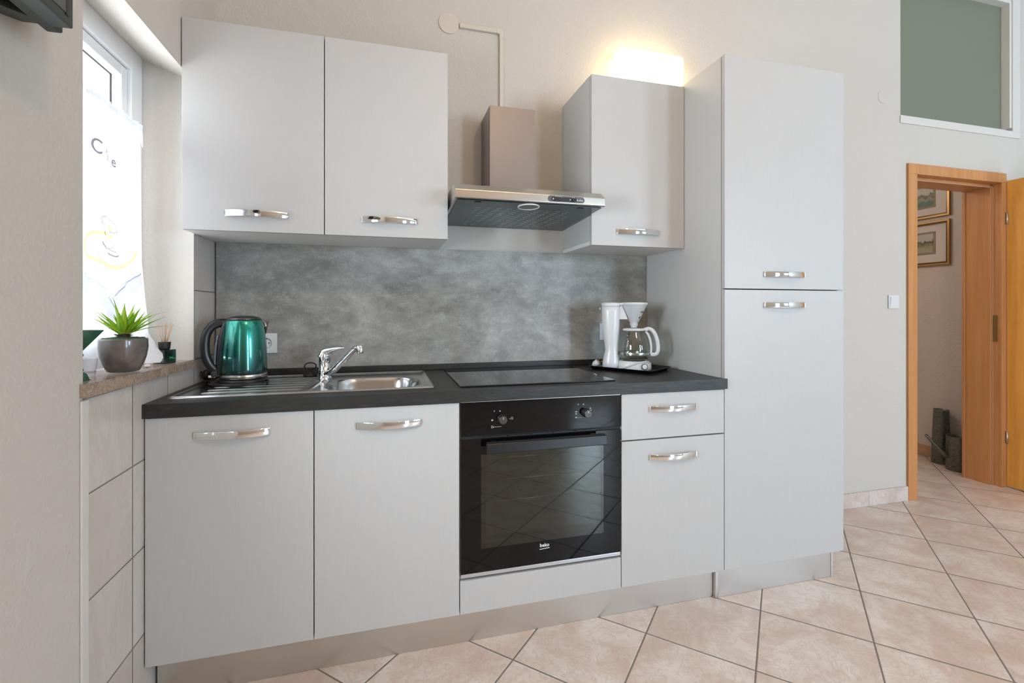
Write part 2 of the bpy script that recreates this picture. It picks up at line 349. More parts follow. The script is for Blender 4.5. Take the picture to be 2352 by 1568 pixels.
# ------------------------------------------------------------------ mesh helpers
class MB:
    def __init__(s): s.v = []; s.f = []; s.sm = []
    def add(s, vs, fs, smooth=False):
        o = len(s.v); s.v += [tuple(v) for v in vs]
        for f in fs: s.f.append(tuple(i+o for i in f)); s.sm.append(smooth)
        return s
    def box(s, x0, x1, y0, y1, z0, z1):
        return s.add([(x0,y0,z0),(x1,y0,z0),(x1,y1,z0),(x0,y1,z0),(x0,y0,z1),(x1,y0,z1),(x1,y1,z1),(x0,y1,z1)],
                     [(3,2,1,0),(4,5,6,7),(0,1,5,4),(1,2,6,5),(2,3,7,6),(3,0,4,7)])
    def obox(s, c, ax, ay, az, hx, hy, hz):
        c, ax, ay, az = map(Vector, (c, ax, ay, az))
        vs = [c+ax*hx*i+ay*hy*j+az*hz*k for k in (-1, 1) for (i, j) in ((-1,-1),(1,-1),(1,1),(-1,1))]
        return s.add(vs, [(3,2,1,0),(4,5,6,7),(0,1,5,4),(1,2,6,5),(2,3,7,6),(3,0,4,7)])
    def prism(s, poly, axis, a, b, smooth=False):
        """poly 2D points extruded along an axis: axis 0 -> (y,z), 1 -> (x,z), 2 -> (x,y)"""
        def P(p, t):
            return (t, p[0], p[1]) if axis == 0 else (p[0], t, p[1]) if axis == 1 else (p[0], p[1], t)
        n = len(poly)
        vs = [P(p, a) for p in poly]+[P(p, b) for p in poly]
        fs = [tuple(range(n-1, -1, -1)), tuple(range(n, 2*n))]
        s.add(vs, fs)
        o = len(s.v)-2*n
        for i in range(n):
            s.f.append((o+i, o+(i+1) % n, o+n+(i+1) % n, o+n+i)); s.sm.append(smooth)
        return s
    def lathe(s, prof, c=(0, 0, 0), seg=40, ax=None, cap=True):
        """prof: list of (radius, height) along axis (default +z)"""
        c = Vector(c); az = Vector(ax or (0, 0, 1)).normalized()
        t = Vector((1, 0, 0)) if abs(az.x) < .9 else Vector((0, 1, 0))
        axx = az.cross(t).normalized(); ayy = az.cross(axx)
        vs = []
        for r, h in prof:
            for i in range(seg):
                a = 2*PI*i/seg; vs.append(c+az*h+axx*(r*math.cos(a))+ayy*(r*math.sin(a)))
        fs = []
        for j in range(len(prof)-1):
            for i in range(seg):
                fs.append((j*seg+i, (j+1)*seg+i, (j+1)*seg+(i+1) % seg, j*seg+(i+1) % seg))
        s.add(vs, fs, True)
        if cap:
            o = len(s.v)-len(vs)
            s.f.append(tuple(o+i for i in range(seg))); s.sm.append(False)
            s.f.append(tuple(o+(len(prof)-1)*seg+i for i in reversed(range(seg)))); s.sm.append(False)
        return s
    def tube(s, pts, r, seg=12, flat=None, up=None, cap=True):
        """sweep an ellipse along pts; r number, or list; flat = ratio of second axis"""
        pts = [Vector(p) for p in pts]; n = len(pts)
        rs = r if isinstance(r, (list, tuple)) else [r]*n
        fl = flat if isinstance(flat, (list, tuple)) else [flat if flat else 1]*n
        vs = []; prev = None
        for i, p in enumerate(pts):
            t = (pts[min(i+1, n-1)]-pts[max(i-1, 0)]).normalized()
            if up: u = Vector(up)
            elif prev is None: u = Vector((0, 0, 1)) if abs(t.z) < .9 else Vector((1, 0, 0))
            else: u = prev
            a = t.cross(u)
            if a.length < 1e-5: a = t.cross(Vector((1, .2, 0)))
            a.normalize(); b = a.cross(t).normalized(); prev = b
            for k in range(seg):
                th = 2*PI*k/seg; vs.append(p+a*(rs[i]*math.cos(th))+b*(rs[i]*fl[i]*math.sin(th)))
        fs = [(j*seg+k, j*seg+(k+1) % seg, (j+1)*seg+(k+1) % seg, (j+1)*seg+k) for j in range(n-1) for k in range(seg)]
        s.add(vs, fs, True)
        if cap:
            o = len(s.v)-len(vs)
            s.f.append(tuple(o+k for k in reversed(range(seg)))); s.sm.append(False)
            s.f.append(tuple(o+(n-1)*seg+k for k in range(seg))); s.sm.append(False)
        return s
    def grid(s, nu, nv, fn, smooth=True, flip=False):
        vs = [fn(i/nu, j/nv) for j in range(nv+1) for i in range(nu+1)]
        fs = []
        for j in range(nv):
            for i in range(nu):
                q = (j*(nu+1)+i, j*(nu+1)+i+1, (j+1)*(nu+1)+i+1, (j+1)*(nu+1)+i)
                fs.append(tuple(reversed(q)) if flip else q)
        return s.add(vs, fs, smooth)

def smooth_path(ctrl, n=8):
    """Catmull-Rom through control points"""
    P = [Vector(c) for c in ctrl]; P = [P[0]*2-P[1]]+P+[P[-1]*2-P[-2]]
    out = []
    for i in range(1, len(P)-2):
        for k in range(n):
            t = k/n; a, b, c, d = P[i-1], P[i], P[i+1], P[i+2]
            out.append(.5*((2*b)+(c-a)*t+(2*a-5*b+4*c-d)*t*t+(3*b-3*c+d-a)*t**3))
    out.append(P[-2]); return out

def thing(name, label, cat, loc=(0, 0, 0), rotz=0, group=None):
    o = bpy.data.objects.new(name, None); COL.objects.link(o)
    o.empty_display_size = .05
    o.location = loc; o.rotation_euler = (0, 0, rotz)
    o['label'] = label; o['category'] = cat
    if group: o['group'] = group
    o['_loc'] = 0
    del o['_loc']
    return o

ORG = {}
def root_of(o):
    while o.parent: o = o.parent
    return o

def part(name, mb, m, parent=None, world=True, bevel=0, seg=2, label=None, auto=None):
    me = bpy.data.meshes.new(name)
    off = Vector((0, 0, 0))
    if parent is not None and world: off = root_of(parent).location.copy()
    me.from_pydata([tuple(Vector(v)-off) for v in mb.v], [], mb.f)
    me.polygons.foreach_set('use_smooth', mb.sm)
    me.materials.append(m); me.validate(); 
    bm = bmesh.new(); bm.from_mesh(me); bmesh.ops.recalc_face_normals(bm, faces=bm.faces); bm.to_mesh(me); bm.free()
    o = bpy.data.objects.new(name, me); COL.objects.link(o)
    if parent is not None: o.parent = parent
    if bevel:
        b = o.modifiers.new('bevel', 'BEVEL'); b.width = bevel; b.segments = seg; b.limit_method = 'ANGLE'; b.angle_limit = R(40)
        b.harden_normals = False
    if label: o['label'] = label
    return o

def solo(name, mb, m, label, cat, bevel=0, group=None, seg=2):
    o = part(name, mb, m, None, True, bevel, seg)
    o['label'] = label; o['category'] = cat
    if group: o['group'] = group
    return o

def struct(name, mb, m, parent=None, bevel=0):
    o = part(name, mb, m, parent, True, bevel)
    if parent is None: o['kind'] = 'structure'
    return o

def sroot(name, loc=(0, 0, 0)):
    o = bpy.data.objects.new(name, None); COL.objects.link(o); o.location = loc; o['kind'] = 'structure'; o.empty_display_size = .05
    return o

def text_mb(body, size, origin, right, up, depth=.0004, align='CENTER', bold=0, xs=1.0):
    cu = bpy.data.curves.new('lettering', 'FONT'); cu.body = body; cu.size = size; cu.align_x = align; cu.align_y = 'CENTER'
    cu.extrude = depth; cu.offset = bold; cu.resolution_u = 3
    ob = bpy.data.objects.new('lettering', cu); COL.objects.link(ob)
    dg = bpy.context.evaluated_depsgraph_get(); dg.update()
    me = bpy.data.meshes.new_from_object(ob.evaluated_get(dg))
    r = Vector(right).normalized(); u = Vector(up).normalized(); n = r.cross(u); o = Vector(origin)
    mb = MB(); mb.add([o+r*v.co.x*xs+u*v.co.y+n*v.co.z for v in me.vertices], [tuple(p.vertices) for p in me.polygons])
    bpy.data.objects.remove(ob); bpy.data.curves.remove(cu); bpy.data.meshes.remove(me)
    return mb

# ------------------------------------------------------------------ dimensions
DF = .587           # front plane of base doors
WT, WB = .895, .855 # worktop top / underside
DB = .139           # bottom of base doors
UB, UT = 1.44, 2.16
X1, X2, X3, X4, X5 = .456, .912, 1.512, 1.960, 2.560
H = 3.45            # ceiling height
RX, RY = 6.4, -5.2  # right wall, wall behind the camera

# ------------------------------------------------------------------ room
struct('floor', MB().box(-.3, RX+.2, RY-.2, 2.4, -.06, 0), M['floor'])
struct('ceiling', MB().box(-.3, RX+.2, RY-.2, .18, H, H+.1), M['ceiling'])
w = MB()
w.box(-.3, 3.705, 0, .18, 0, H)
w.box(3.705, 3.765, 0, .18, 0, 2.06); w.box(3.705, 4.69, 0, .18, 2.06, 2.35); w.box(3.705, 4.69, 0, .18, 3.22, H)
w.box(4.61, 4.69, 0, .18, 0, 2.06)
w.box(4.69, RX+.2, 0, .18, 0, H)
struct('wall_back', w, M['plaster'])
# left wall with window recess
w = MB()
ya, yb = -.861, -.217
w.box(-.236, 0, RY-.2, -1.85, 0, H); w.box(-.236, 0, -1.28, ya, 0, H); w.box(-.236, 0, -1.85, -1.28, 0, .95); w.box(-.236, 0, -1.85, -1.28, 1.60, H); w.box(-.236, 0, yb, 0, 0, H); w.box(-.236, 0, ya, yb, 0, .958)
w.prism([(0, 1.99), (0, H), (-.236, H), (-.236, 2.053), (-.165, 2.053)], 1, ya, yb)
struct('wall_left', w, M['plaster'])
w = MB(); w.box(RX, RX+.2, RY-.2, 0, 0, H); struct('wall_right', w, M['plaster'])
# wall behind the camera with a tall narrow window and a wider one
WINS = [(3.2, 3.9, .25, 2.30, 1), (5.0, 6.15, .9, 2.25, 2)]
w = MB()
w.box(0, 3.2, RY-.2, RY, 0, H); w.box(3.9, 5.0, RY-.2, RY, 0, H); w.box(6.15, RX, RY-.2, RY, 0, H)
for x0, x1, z0, z1, n in WINS:
    w.box(x0, x1, RY-.2, RY, 0, z0); w.box(x0, x1, RY-.2, RY, z1, H)
struct('wall_front', w, M['plaster'])
for k, (x0, x1, z0, z1, n) in enumerate(WINS):
    r = sroot('window_%d' % (3+k), ((x0+x1)/2, RY-.1, z0))
    w = MB()
    for i in range(n+1):
        x = x0+(x1-x0)*i/n; w.box(max(x0, x-.045), min(x1, x+.045), RY-.12, RY-.06, z0, z1)
    for i in range(n):
        xa, xb = x0+(x1-x0)*i/n+.045, x0+(x1-x0)*(i+1)/n-.045
        w.box(xa, xb, RY-.12, RY-.06, z0, z0+.07); w.box(xa, xb, RY-.12, RY-.06, z1-.07, z1)
        if k == 0: w.box(xa, xb, RY-.12, RY-.06, 1.25, 1.31)
    struct('window_frame', w, M['pvc'], r)
# small window low on the left wall, behind the picture's left edge
LY0, LY1, LZ0, LZ1 = -1.85, -1.28, .95, 1.60
r = sroot('window_5', (-.1, (LY0+LY1)/2, LZ0))
w = MB(); w.box(-.2, -.14, LY0, LY0+.05, LZ0, LZ1); w.box(-.2, -.14, LY1-.05, LY1, LZ0, LZ1); w.box(-.2, -.14, LY0+.05, LY1-.05, LZ0, LZ0+.05); w.box(-.2, -.14, LY0+.05, LY1-.05, LZ1-.05, LZ1)
struct('window_frame', w, M['pvc'], r)
# hallway behind the door
struct('wall_hall_right', MB().box(4.83, 4.95, .18, 2.4, 0, 2.7), M['plaster_rough'])
struct('wall_hall_left', MB().box(2.5, 2.6, .18, 2.4, 0, 2.7), M['plaster_rough'])
struct('wall_hall_back', MB().box(2.6, 4.83, 2.3, 2.4, 0, 2.7), M['plaster_rough'])
struct('ceiling_hall', MB().box(2.5, 4.95, .18, 2.4, 2.7, 2.8), M['ceiling'])
struct('baseboard_hall', MB().box(4.818, 4.83, .18, 2.3, 0, .088), M['hall_base'], bevel=.002)
struct('baseboard_back', MB().box(2.545, 3.754, -.012, 0, 0, .087), M['base_tile'], bevel=.002)

# tiled lower part of the left wall
w = MB(); w.box(0, .002, -.846, -.0, 0, .957); w.box(0, .002, yb, -.0, .957, 1.4395)
struct('trim_1', w, M['wall_tile'])
# plaster edge strip beside tiles
struct('trim_3', MB().box(0, .005, -.874, -.847, 0, .957), M['white_trim'], bevel=.002)
# sill
w = MB()
w.add([(-.165,-.861,.99),(0,-.861,.995),(0,-.217,.984),(-.165,-.217,.984),(-.165,-.861,.9585),(0,-.861,.9585),(0,-.217,.9585),(-.165,-.217,.9585)],
      [(0,1,2,3),(7,6,5,4),(0,4,5,1),(1,5,6,2),(2,6,7,3),(3,7,4,0)])
w.add([(0,-.874,.9955),(.012,-.874,.9955),(.012,-.221,.982),(0,-.221,.982),(0,-.874,.9635),(.012,-.874,.9635),(.012,-.221,.9575),(0,-.221,.9575)],
      [(0,1,2,3),(7,6,5,4),(0,4,5,1),(1,5,6,2),(2,6,7,3),(3,7,4,0)])
struct('trim_2', w, M['sill'])

# window 1
r = sroot('window_1', (-.2, -.54, .99))
w = MB(); X0_, X1_ = -.235, -.159
w.box(X0_, X1_, yb-.072, yb, .99, 2.053); w.box(X0_, X1_, ya, ya+.072, .99, 2.053)
w.box(X0_, X1_, ya+.072, yb-.072, 1.978, 2.053); w.box(X0_, X1_, ya+.072, yb-.072, .99, 1.055)
struct('window_frame', w, M['pvc'], r, bevel=.003)
w = MB(); s0, s1 = ya+.075, yb-.075
def bead(w, y0, y1, z0, z1, t, xa, xb):
    w.box(xa, xb, y0, y0+t, z0, z1); w.box(xa, xb, y1-t, y1, z0, z1)
    w.box(xa, xb, y0+t, y1-t, z0, z0+t); w.box(xa, xb, y0+t, y1-t, z1-t, z1)
bead(w, s0, s1, 1.058, 1.975, .036, -.225, -.170)
sash = struct('sash', w, M['pvc'], r, bevel=.004)
w = MB(); bead(w, s0+.036, s1-.036, 1.094, 1.939, .002, -.203, -.198)
struct('gasket', w, M['gasket'], sash)
struct('pane', MB().box(-.202, -.199, s0+.036, s1-.036, 1.094, 1.939), M['window_glass'], sash)
w = MB()
for y in (-.52, -.44):
    w.box(-.62, -.60, y-.012, y+.012, .9, 2.3)
struct('outer_bar', w, simple('pale_grey_bars', (.55, .57, .62), .5), r)

# window 2: interior glazed opening above the door
r = sroot('window_2', (4.2, .05, 2.35))
w = MB(); w.box(3.705, 4.69, .03, .07, 2.35, 2.372); w.box(4.668, 4.69, .0, .07, 2.372, 3.22); w.box(3.705, 3.725, .03, .07, 2.372, 3.22); w.box(3.725, 4.668, 0, .07, 3.198, 3.22)
struct('window_frame', w, M['white_trim'], r, bevel=.001)
struct('pane', MB().box(3.725, 4.668, .045, .052, 2.372, 3.198), M['frosted'], r)
w = MB(); w.box(3.70, 4.76, -.006, 0, 2.305, 2.35); w.box(4.69, 4.76, -.006, 0, 2.35, 3.26)
struct('architrave', w, M['white_trim'], r, bevel=.002)

# door 1
r = sroot('door_1', (4.18, 0, 0))
w = MB()
w.box(3.754, 3.826, -.014, 0, 0, 1.998); w.box(4.572, 4.615, -.014, 0, 0, 1.998); w.box(3.754, 4.615, -.014, 0, 1.998, 2.062)
struct('casing', w, M['beech'], r, bevel=.002)
w = MB()
w.box(3.77, 3.80, -.002, .182, 0, 1.998); w.box(4.575, 4.60, -.002, .182, 0, 1.998); w.box(3.77, 4.60, -.002, .182, 1.998, 2.03)
w.box(3.80, 3.812, .042, .182, 0, 1.985); w.box(4.558, 4.575, .042, .182, 0, 1.985); w.box(3.812, 4.558, .042, .182, 1.985, 1.998)
struct('lining', w, M['beech'], r, bevel=.001)
w = MB(); w.box(3.812, 3.818, .034, .042, 0, 1.98); w.box(4.566, 4.574, .034, .042, 0, 1.98); w.box(3.818, 4.566, .034, .042, 1.975, 1.985)
struct('door_seal', w, simple('tan_seal', (.52, .28, .15), .5), r)
w = MB(); w.box(3.754, 3.812, .182, .196, 0, 1.985); w.box(4.55, 4.615, .182, .196, 0, 1.985); w.box(3.754, 4.615, .182, .196, 1.985, 2.05)
struct('rear_casing', w, M['beech'], r, bevel=.001)
leaf = struct('door_leaf', MB().box(4.612, 4.652, -.80, -.0155, .008, 2.012), M['beech_leaf'], r, bevel=.002)
w = MB(); w.box(4.568, 4.5755, .012, .030, .955, 1.13)
struct('strike_plate', w, M['brass'], r)
for z0 in (1.725, .29):
    w = MB(); w.lathe([(.0055, 0), (.0055, .08)], (4.603, -.022, z0), 12); w.box(4.597, 4.611, -.024, -.020, z0+.004, z0+.076)
    struct('hinge', w, M['hinge'], r)

# ------------------------------------------------------------------ worktop, splashback
HX0, HX1, HY0, HY1 = .44, .81, -.505, -.185   # cut-out for the sink bowl
t = thing('worktop', 'dark slate-look laminate worktop running from the left wall to the tall cabinet', 'worktop', (.98, -.3, WB))
w = MB(); e = .0015
w.box(.002, HX0, -.597, -e, WB, WT); w.box(HX1, 1.9585, -.597, -e, WB, WT)
w.box(HX0, HX1, -.597, HY0, WB, WT); w.box(HX0, HX1, HY1, -e, WB, WT); w.box(1.9585, 1.967, -.597, -.5885, WB, WT)
bmw = part('slab', w, M['slate'], t)
w = MB(); w.box(.009, 1.9585, -.021, -e, WT, .921); part('upstand', w, M['slate'], t, bevel=.002)
solo('backsplash', MB().box(.0095, 1.9585, -.0145, -.0005, .9212, 1.4395), M['concrete'],
     'grey concrete-look splashback panel between worktop and wall cabinets', 'splashback')

# ------------------------------------------------------------------ handles & cabinets
def handle(x, yfront, z, parent, name='handle', wd=.204, ht=.0225):
    """chrome bow handle centred on x,z on a door face at y = yfront"""
    mb = MB(); n = 28; bow = .024; th = .0045
    def y_out(s): return -(.006+bow*(1-(2*s-1)**2))
    pts_o = [(x-wd/2+wd*i/n, yfront+y_out(i/n)) for i in range(n+1)]
    pts_i = [(px, min(py+th, yfront)) for px, py in pts_o]
    vs = []
    for zz in (z-ht/2, z+ht/2):
        vs += [(px, py, zz) for px, py in pts_o]+[(px, py, zz) for px, py in pts_i]
    m = n+1; fs = []; 
    for i in range(n):
        fs.append((i, i+1, 2*m+i+1, 2*m+i)); fs.append((m+i, 3*m+i, 3*m+i+1, m+i+1))
        fs.append((i, m+i, m+i+1, i+1)); fs.append((2*m+i, 2*m+i+1, 3*m+i+1, 3*m+i))
    fs.append((0, 2*m, 3*m, m)); fs.append((n, m+n, 3*m+n, 2*m+n))
    mb.add(vs, fs, True)
    o = part(name, mb, M['chrome'], parent, bevel=.0012, label='chrome bow handle')
    for sx in (-1, 1): 
        xa = x+sx*(wd/2-.001); xb = x+sx*(wd/2-.026)
        mb2 = MB(); mb2.box(min(xa, xb), max(xa, xb), yfront-.0075, yfront, z-ht/2+.002, z+ht/2-.002)
        part('handle_foot', mb2, M['chrome'], parent)
    return o

def carcass(x0, x1, y0, y1, z0, z1, parent, t=.016, top=False, shelf=None, open_front=True):
    w = MB(); e = .0006
    w.box(x0+e, x0+t, y0, y1, z0, z1); w.box(x1-t, x1-e, y0, y1, z0, z1)
    w.box(x0+t, x1-t, y0, y1, z0, z0+t); w.box(x0+t, x1-t, y1-.006, y1, z0+t, z1-(t if top else 0))
    if top: w.box(x0+t, x1-t, y0, y1, z1-t, z1)
    if shelf: w.box(x0+t, x1-t, y0+.03, y1-.006, shelf, shelf+t)
    return part('carcass', w, M['carcass'], parent)

def door(x0, x1, z0, z1, yf, parent, name='door', hx=None, hz=None, g=.0016, th=.019):
    d = part(name, MB().box(x0+g, x1-g, yf, yf+th, z0, z1), M['cabinet'], parent, bevel=.0012)
    if hx is not None:
        handle(hx, yf, hz, d)
    return d

g = 'white base cabinets under the worktop'
for (x0, x1, hx, lab) in ((.004, X1, .231, 'white one-door base cabinet against the tiled left wall, below the draining board'),
                         (X1, X2, .682, 'white one-door base cabinet between the leftmost base cabinet and the oven')):
    t = thing('base_cabinet', lab, 'kitchen cabinet', ((x0+x1)/2, -.3, DB), group=g)
    carcass(x0, x1, -DF+.0195, -.03, DB, WB-.0005, t)
    door(x0, x1, DB, WB-.003, -DF, t, hx=hx, hz=.797)
t = thing('oven_cabinet', 'white oven housing with a plain panel beneath the black oven', 'kitchen cabinet', ((X2+X3)/2, -.3, DB))
w = MB(); w.box(X2+.0006, X2+.014, -DF+.0195, -.03, DB, WB-.0005); w.box(X3-.014, X3-.0006, -DF+.0195, -.03, DB, WB-.0005)
w.box(X2+.014, X3-.014, -DF+.0195, -.03, DB, DB+.016); w.box(X2+.014, X3-.014, -.55, -.03, .238, .254)
part('carcass', w, M['carcass'], t)
part('bottom_panel', MB().box(X2+.0016, X3-.0016, -DF, -DF+.019, DB, .2505), M['cabinet'], t, bevel=.0012)
t = thing('drawer_cabinet', 'white base cabinet with one drawer above a door, right of the oven', 'kitchen cabinet', ((X3+X4)/2, -.3, DB), group=g)
carcass(X3, X4-.001, -DF+.0195, -.03, DB, WB-.0005, t)
door(X3, X4, .6815, WB-.003, -DF, t, 'drawer', 1.728, .794)
door(X3, X4, DB, .6765, -DF, t, 'door', 1.728, .612)

t = thing('tall_cabinet', 'tall white two-door cabinet at the right end of the kitchen', 'kitchen cabinet', ((X4+X5)/2, -.28, DB))
carcass(X4, X5, -DF+.021, -.001, DB, 2.171, t, top=True)
w = MB(); w.box(X4+.0002, X4+.006, -DF+.0195, -DF+.021, DB, 2.171)
part('edge_band', w, M['edge'], t)
door(X4, X5, 1.2495, 2.173, -DF, t, 'upper_door', 2.248, 1.309)
door(X4, X5, DB, 1.2455, -DF, t, 'lower_door', 2.248, 1.185)

g = 'white wall cabinets above the worktop'
for (x0, x1, hx, lab) in ((.002, X1, .236, 'white wall cabinet in the left corner beside the window'),
                         (X1, .906, .686, 'white wall cabinet directly left of the extractor hood'),
                         (1.509, X4, 1.727, 'single white wall cabinet between the extractor hood and the tall cabinet')):
    t = thing('wall_cabinet', lab, 'kitchen cabinet', ((x0+x1)/2, -.17, UB), group=g)
    w = MB(); a = .016
    yb0 = -.0008
    w.box(x0, x0+a, -.3105, yb0, UB+a, UT); w.box(x1-a, x1-.0006, -.3105, yb0, UB+a, UT)
    w.box(x0+a, x1-a, -.3105, yb0, UT-a, UT); w.box(x0+a, x1-a, -.012, yb0, UB+a, UT-a)
    part('carcass', w, M['carcass'], t)
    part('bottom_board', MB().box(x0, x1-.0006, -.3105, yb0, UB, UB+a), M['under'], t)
    door(x0, x1, UB-.001, UT, -.3306, t, hx=hx, hz=1.500)

# plinths
solo('plinth', MB().box(.010, 1.957, -.523, -.507, .0005, .1385), M['plinth'], 'long brushed metal plinth under the base cabinets and oven', 'plinth', bevel=.001)
t = thing('corner_plinth', 'short brushed metal plinth under the tall cabinet', 'plinth', (2.26, -.52, .0005))
part('front_board', MB().box(1.972, 2.548, -.535, -.519, .0005, .1385), M['plinth'], t, bevel=.0008)
part('return_board', MB().box(2.534, 2.55, -.5188, -.03, .0005, .1385), M['plinth'], t, bevel=.0008)
for xa, xb in ((1.958, 1.9717), (2.5485, 2.560)):
    part('corner_strip', MB().box(xa, xb, -.538, -.522, .0005, .1385), simple('pale_aluminium', (.75, .76, .78), .3, .9), t, bevel=.002)

# ------------------------------------------------------------------ oven
t = thing('oven', 'black glass built-in oven with two knobs and a wide bar handle', 'oven', (1.212, -.3, .2545))
OX0, OX1 = .9165, 1.5075
w = MB(); w.box(OX0+.02, OX1-.02, -.5665, -.53, .2545, .30); w.box(OX0+.02, OX1-.02, -.5665, -.53, .70, .85)
w.box(OX0+.02, OX0+.055, -.5665, -.53, .30, .70); w.box(OX1-.055, OX1-.02, -.5665, -.53, .30, .70)
w.box(OX0+.02, OX1-.02, -.53, -.06, .69, .70); w.box(OX0+.02, OX1-.02, -.53, -.06, .30, .31)
w.box(OX0+.04, OX0+.05, -.53, -.06, .31, .69); w.box(OX1-.05, OX1-.04, -.53, -.06, .31, .69); w.box(OX0+.05, OX1-.05, -.07, -.06, .31, .69)
cav = part('oven_cavity', w, M['cavity'], t)
cp = part('control_panel', MB().box(OX0, OX1, -.588, -.567, .7365, .8515), M['black_gloss'], t, bevel=.0015)
w = MB()
for i in range(5):
    x = 1.0+i*.083; w.box(x, x+.075, -.586, -.583, .7285, .7315)
part('vent_strip', w, M['dark_metal'], t)
part('panel_edge', MB().box(OX0, OX1, -.5875, -.570, .8517, .8535), simple('thin_steel_edge', (.6, .6, .58), .3, 1), t)
part('gap_shade_strip', MB().box(OX0+.001, OX1-.001, -.578, -.5668, .70, .745), M['black_matt'], t)  # black strip standing in for the shade in the gap below the panel
# door
dr = part('oven_door', MB().box(OX0, .985, -.588, -.5675, .2735, .7245).box(1.44, OX1, -.588, -.5675, .2735, .7245)
          .box(.985, 1.44, -.588, -.5675, .2735, .352).box(.985, 1.44, -.588, -.5675, .672, .7245), M['black_gloss'], t)
part('door_glass', MB().box(.985, 1.44, -.588, -.5835, .352, .672), M['oven_glass'], dr)
part('inner_glass', MB().box(.985, 1.44, -.572, -.5685, .352, .672), glass('inner_oven_glass', (.8, .85, .82), .05, .01), dr)
w = MB(); w.box(.985, 1.44, -.5725, -.5685, .352, .385); w.box(.985, 1.005, -.5725, -.5685, .385, .672)
part('inner_border', w, M['black_gloss'], dr)
part('bottom_rail', MB().box(OX0, OX1, -.5875, -.5675, .260, .2725), simple('satin_rail', (.62, .65, .70), .3, .8), t, bevel=.0008)
hm = MB(); hm.obox((1.2115, -.634, .704), (1, 0, 0), (0, math.cos(.12), -math.sin(.12)), (0, math.sin(.12), math.cos(.12)), .2175, .006, .0165)
hm.box(.996, 1.427, -.63, -.618, .718, .7235)
hb = part('handle', hm, simple('black_anodised_bar', (.012, .012, .013), .32, .3), dr, bevel=.002)
for x in (1.02, 1.39): part('handle_arm', MB().box(x, x+.016, -.63, -.588, .700, .716), M['black_plastic'], dr)
w = MB()
for z in (.455, .535, .615):
    w.tube([(.975, -.46, z), (1.36 if z != .535 else 1.40, -.46, z)], .0022, 8)
for z in (.50,):
    for k in range(12): w.tube([(1.0+k*.035, -.5, z), (1.0+k*.035, -.1, z)], .0015, 6)
part('wire_rack', w, M['chrome'], cav)
for kx, kz in ((1.057, .7905), (1.369, .7945)):
    mb = MB(); mb.lathe([(.0165, 0), (.0165, .004), (.0150, .006), (.0142, .024), (.013, .0255)], (kx, -.588, kz), 36, (0, -1, 0))
    k = part('knob', mb, M['dark_metal'], t, label='round brushed dark control knob')
    part('knob_mark', MB().box(kx-.0008, kx+.0008, -.6142, -.6134, kz+.003, kz+.010), M['print_white'], k)
XR, ZU = (1, 0, 0), (0, 0, 1)
w = MB(); yy = -.5885
def lab(s, x, z, size=.0065): 
    m = text_mb(s, size, (x, yy, z), XR, ZU, .0002); w.add(m.v, m.f)
# left knob symbols
w.lathe([(.0018, 0), (.0018, .0004)], (1.051, yy, .8175), 12, (0, -1, 0))
def ring(x, z, a, th=.0007):
    w.box(x-a, x+a, yy-.0004, yy, z+a-th, z+a); w.box(x-a, x+a, yy-.0004, yy, z-a, z-a+th)
    w.box(x-a, x-a+th, yy-.0004, yy, z-a+th, z+a-th); w.box(x+a-th, x+a, yy-.0004, yy, z-a+th, z+a-th)
ring(1.0235, .7645, .0035); w.box(1.0275, 1.056, yy-.0004, yy, .7635, .7643)
ring(1.0935, .7905, .0035); w.box(1.0835, 1.0895, yy-.0004, yy, .7885, .7893)
w.box(1.0205, 1.027, yy-.0004, yy, .7895, .7903); w.box(1.0205, 1.027, yy-.0004, yy, .7855, .7875)
lab('F', 1.031, .8175); 
part('function_markings', w, M['print_white'], cp); w = MB()
w.lathe([(.0018, 0), (.0018, .0004)], (1.360, yy, .8245), 12, (0, -1, 0))
lab('°C', 1.340, .8245); lab('50', 1.387, .809, .0055); lab('100', 1.388, .8015, .0055); lab('150', 1.388, .7855, .0055)
w.box(1.3755, 1.384, yy-.0004, yy, .7835, .784)
lab('200', 1.332, .7785, .0055); w.box(1.337, 1.354, yy-.0004, yy, .7775, .778); lab('220', 1.332, .7915, .0055); lab('240', 1.332, .799, .0055)
part('temperature_markings', w, M['print_white'], cp)
m = text_mb('beko', .0175, (1.2125, -.5885, .3365), XR, ZU, .0002, bold=.0003)
m.obox((1.2125, -.5887, .3245), (math.cos(.06), 0, math.sin(.06)), (0, 1, 0), (-math.sin(.06), 0, math.cos(.06)), .0185, .0002, .0010)
part('logo', m, M['print_white'], dr)

# ------------------------------------------------------------------ hob
t = thing('hob', 'black glass ceramic hob set into the worktop above the oven', 'hob', (1.217, -.3, WT+.0003))
part('glass_plate', MB().box(.921, 1.513, -.5405, -.062, WT+.0003, WT+.0055), M['hob_glass'], t, bevel=.0018)
w = MB(); w.box(1.195, 1.225, -.521, -.520, WT+.0056, WT+.0058); part('touch_mark', w, M['print_grey'], t)

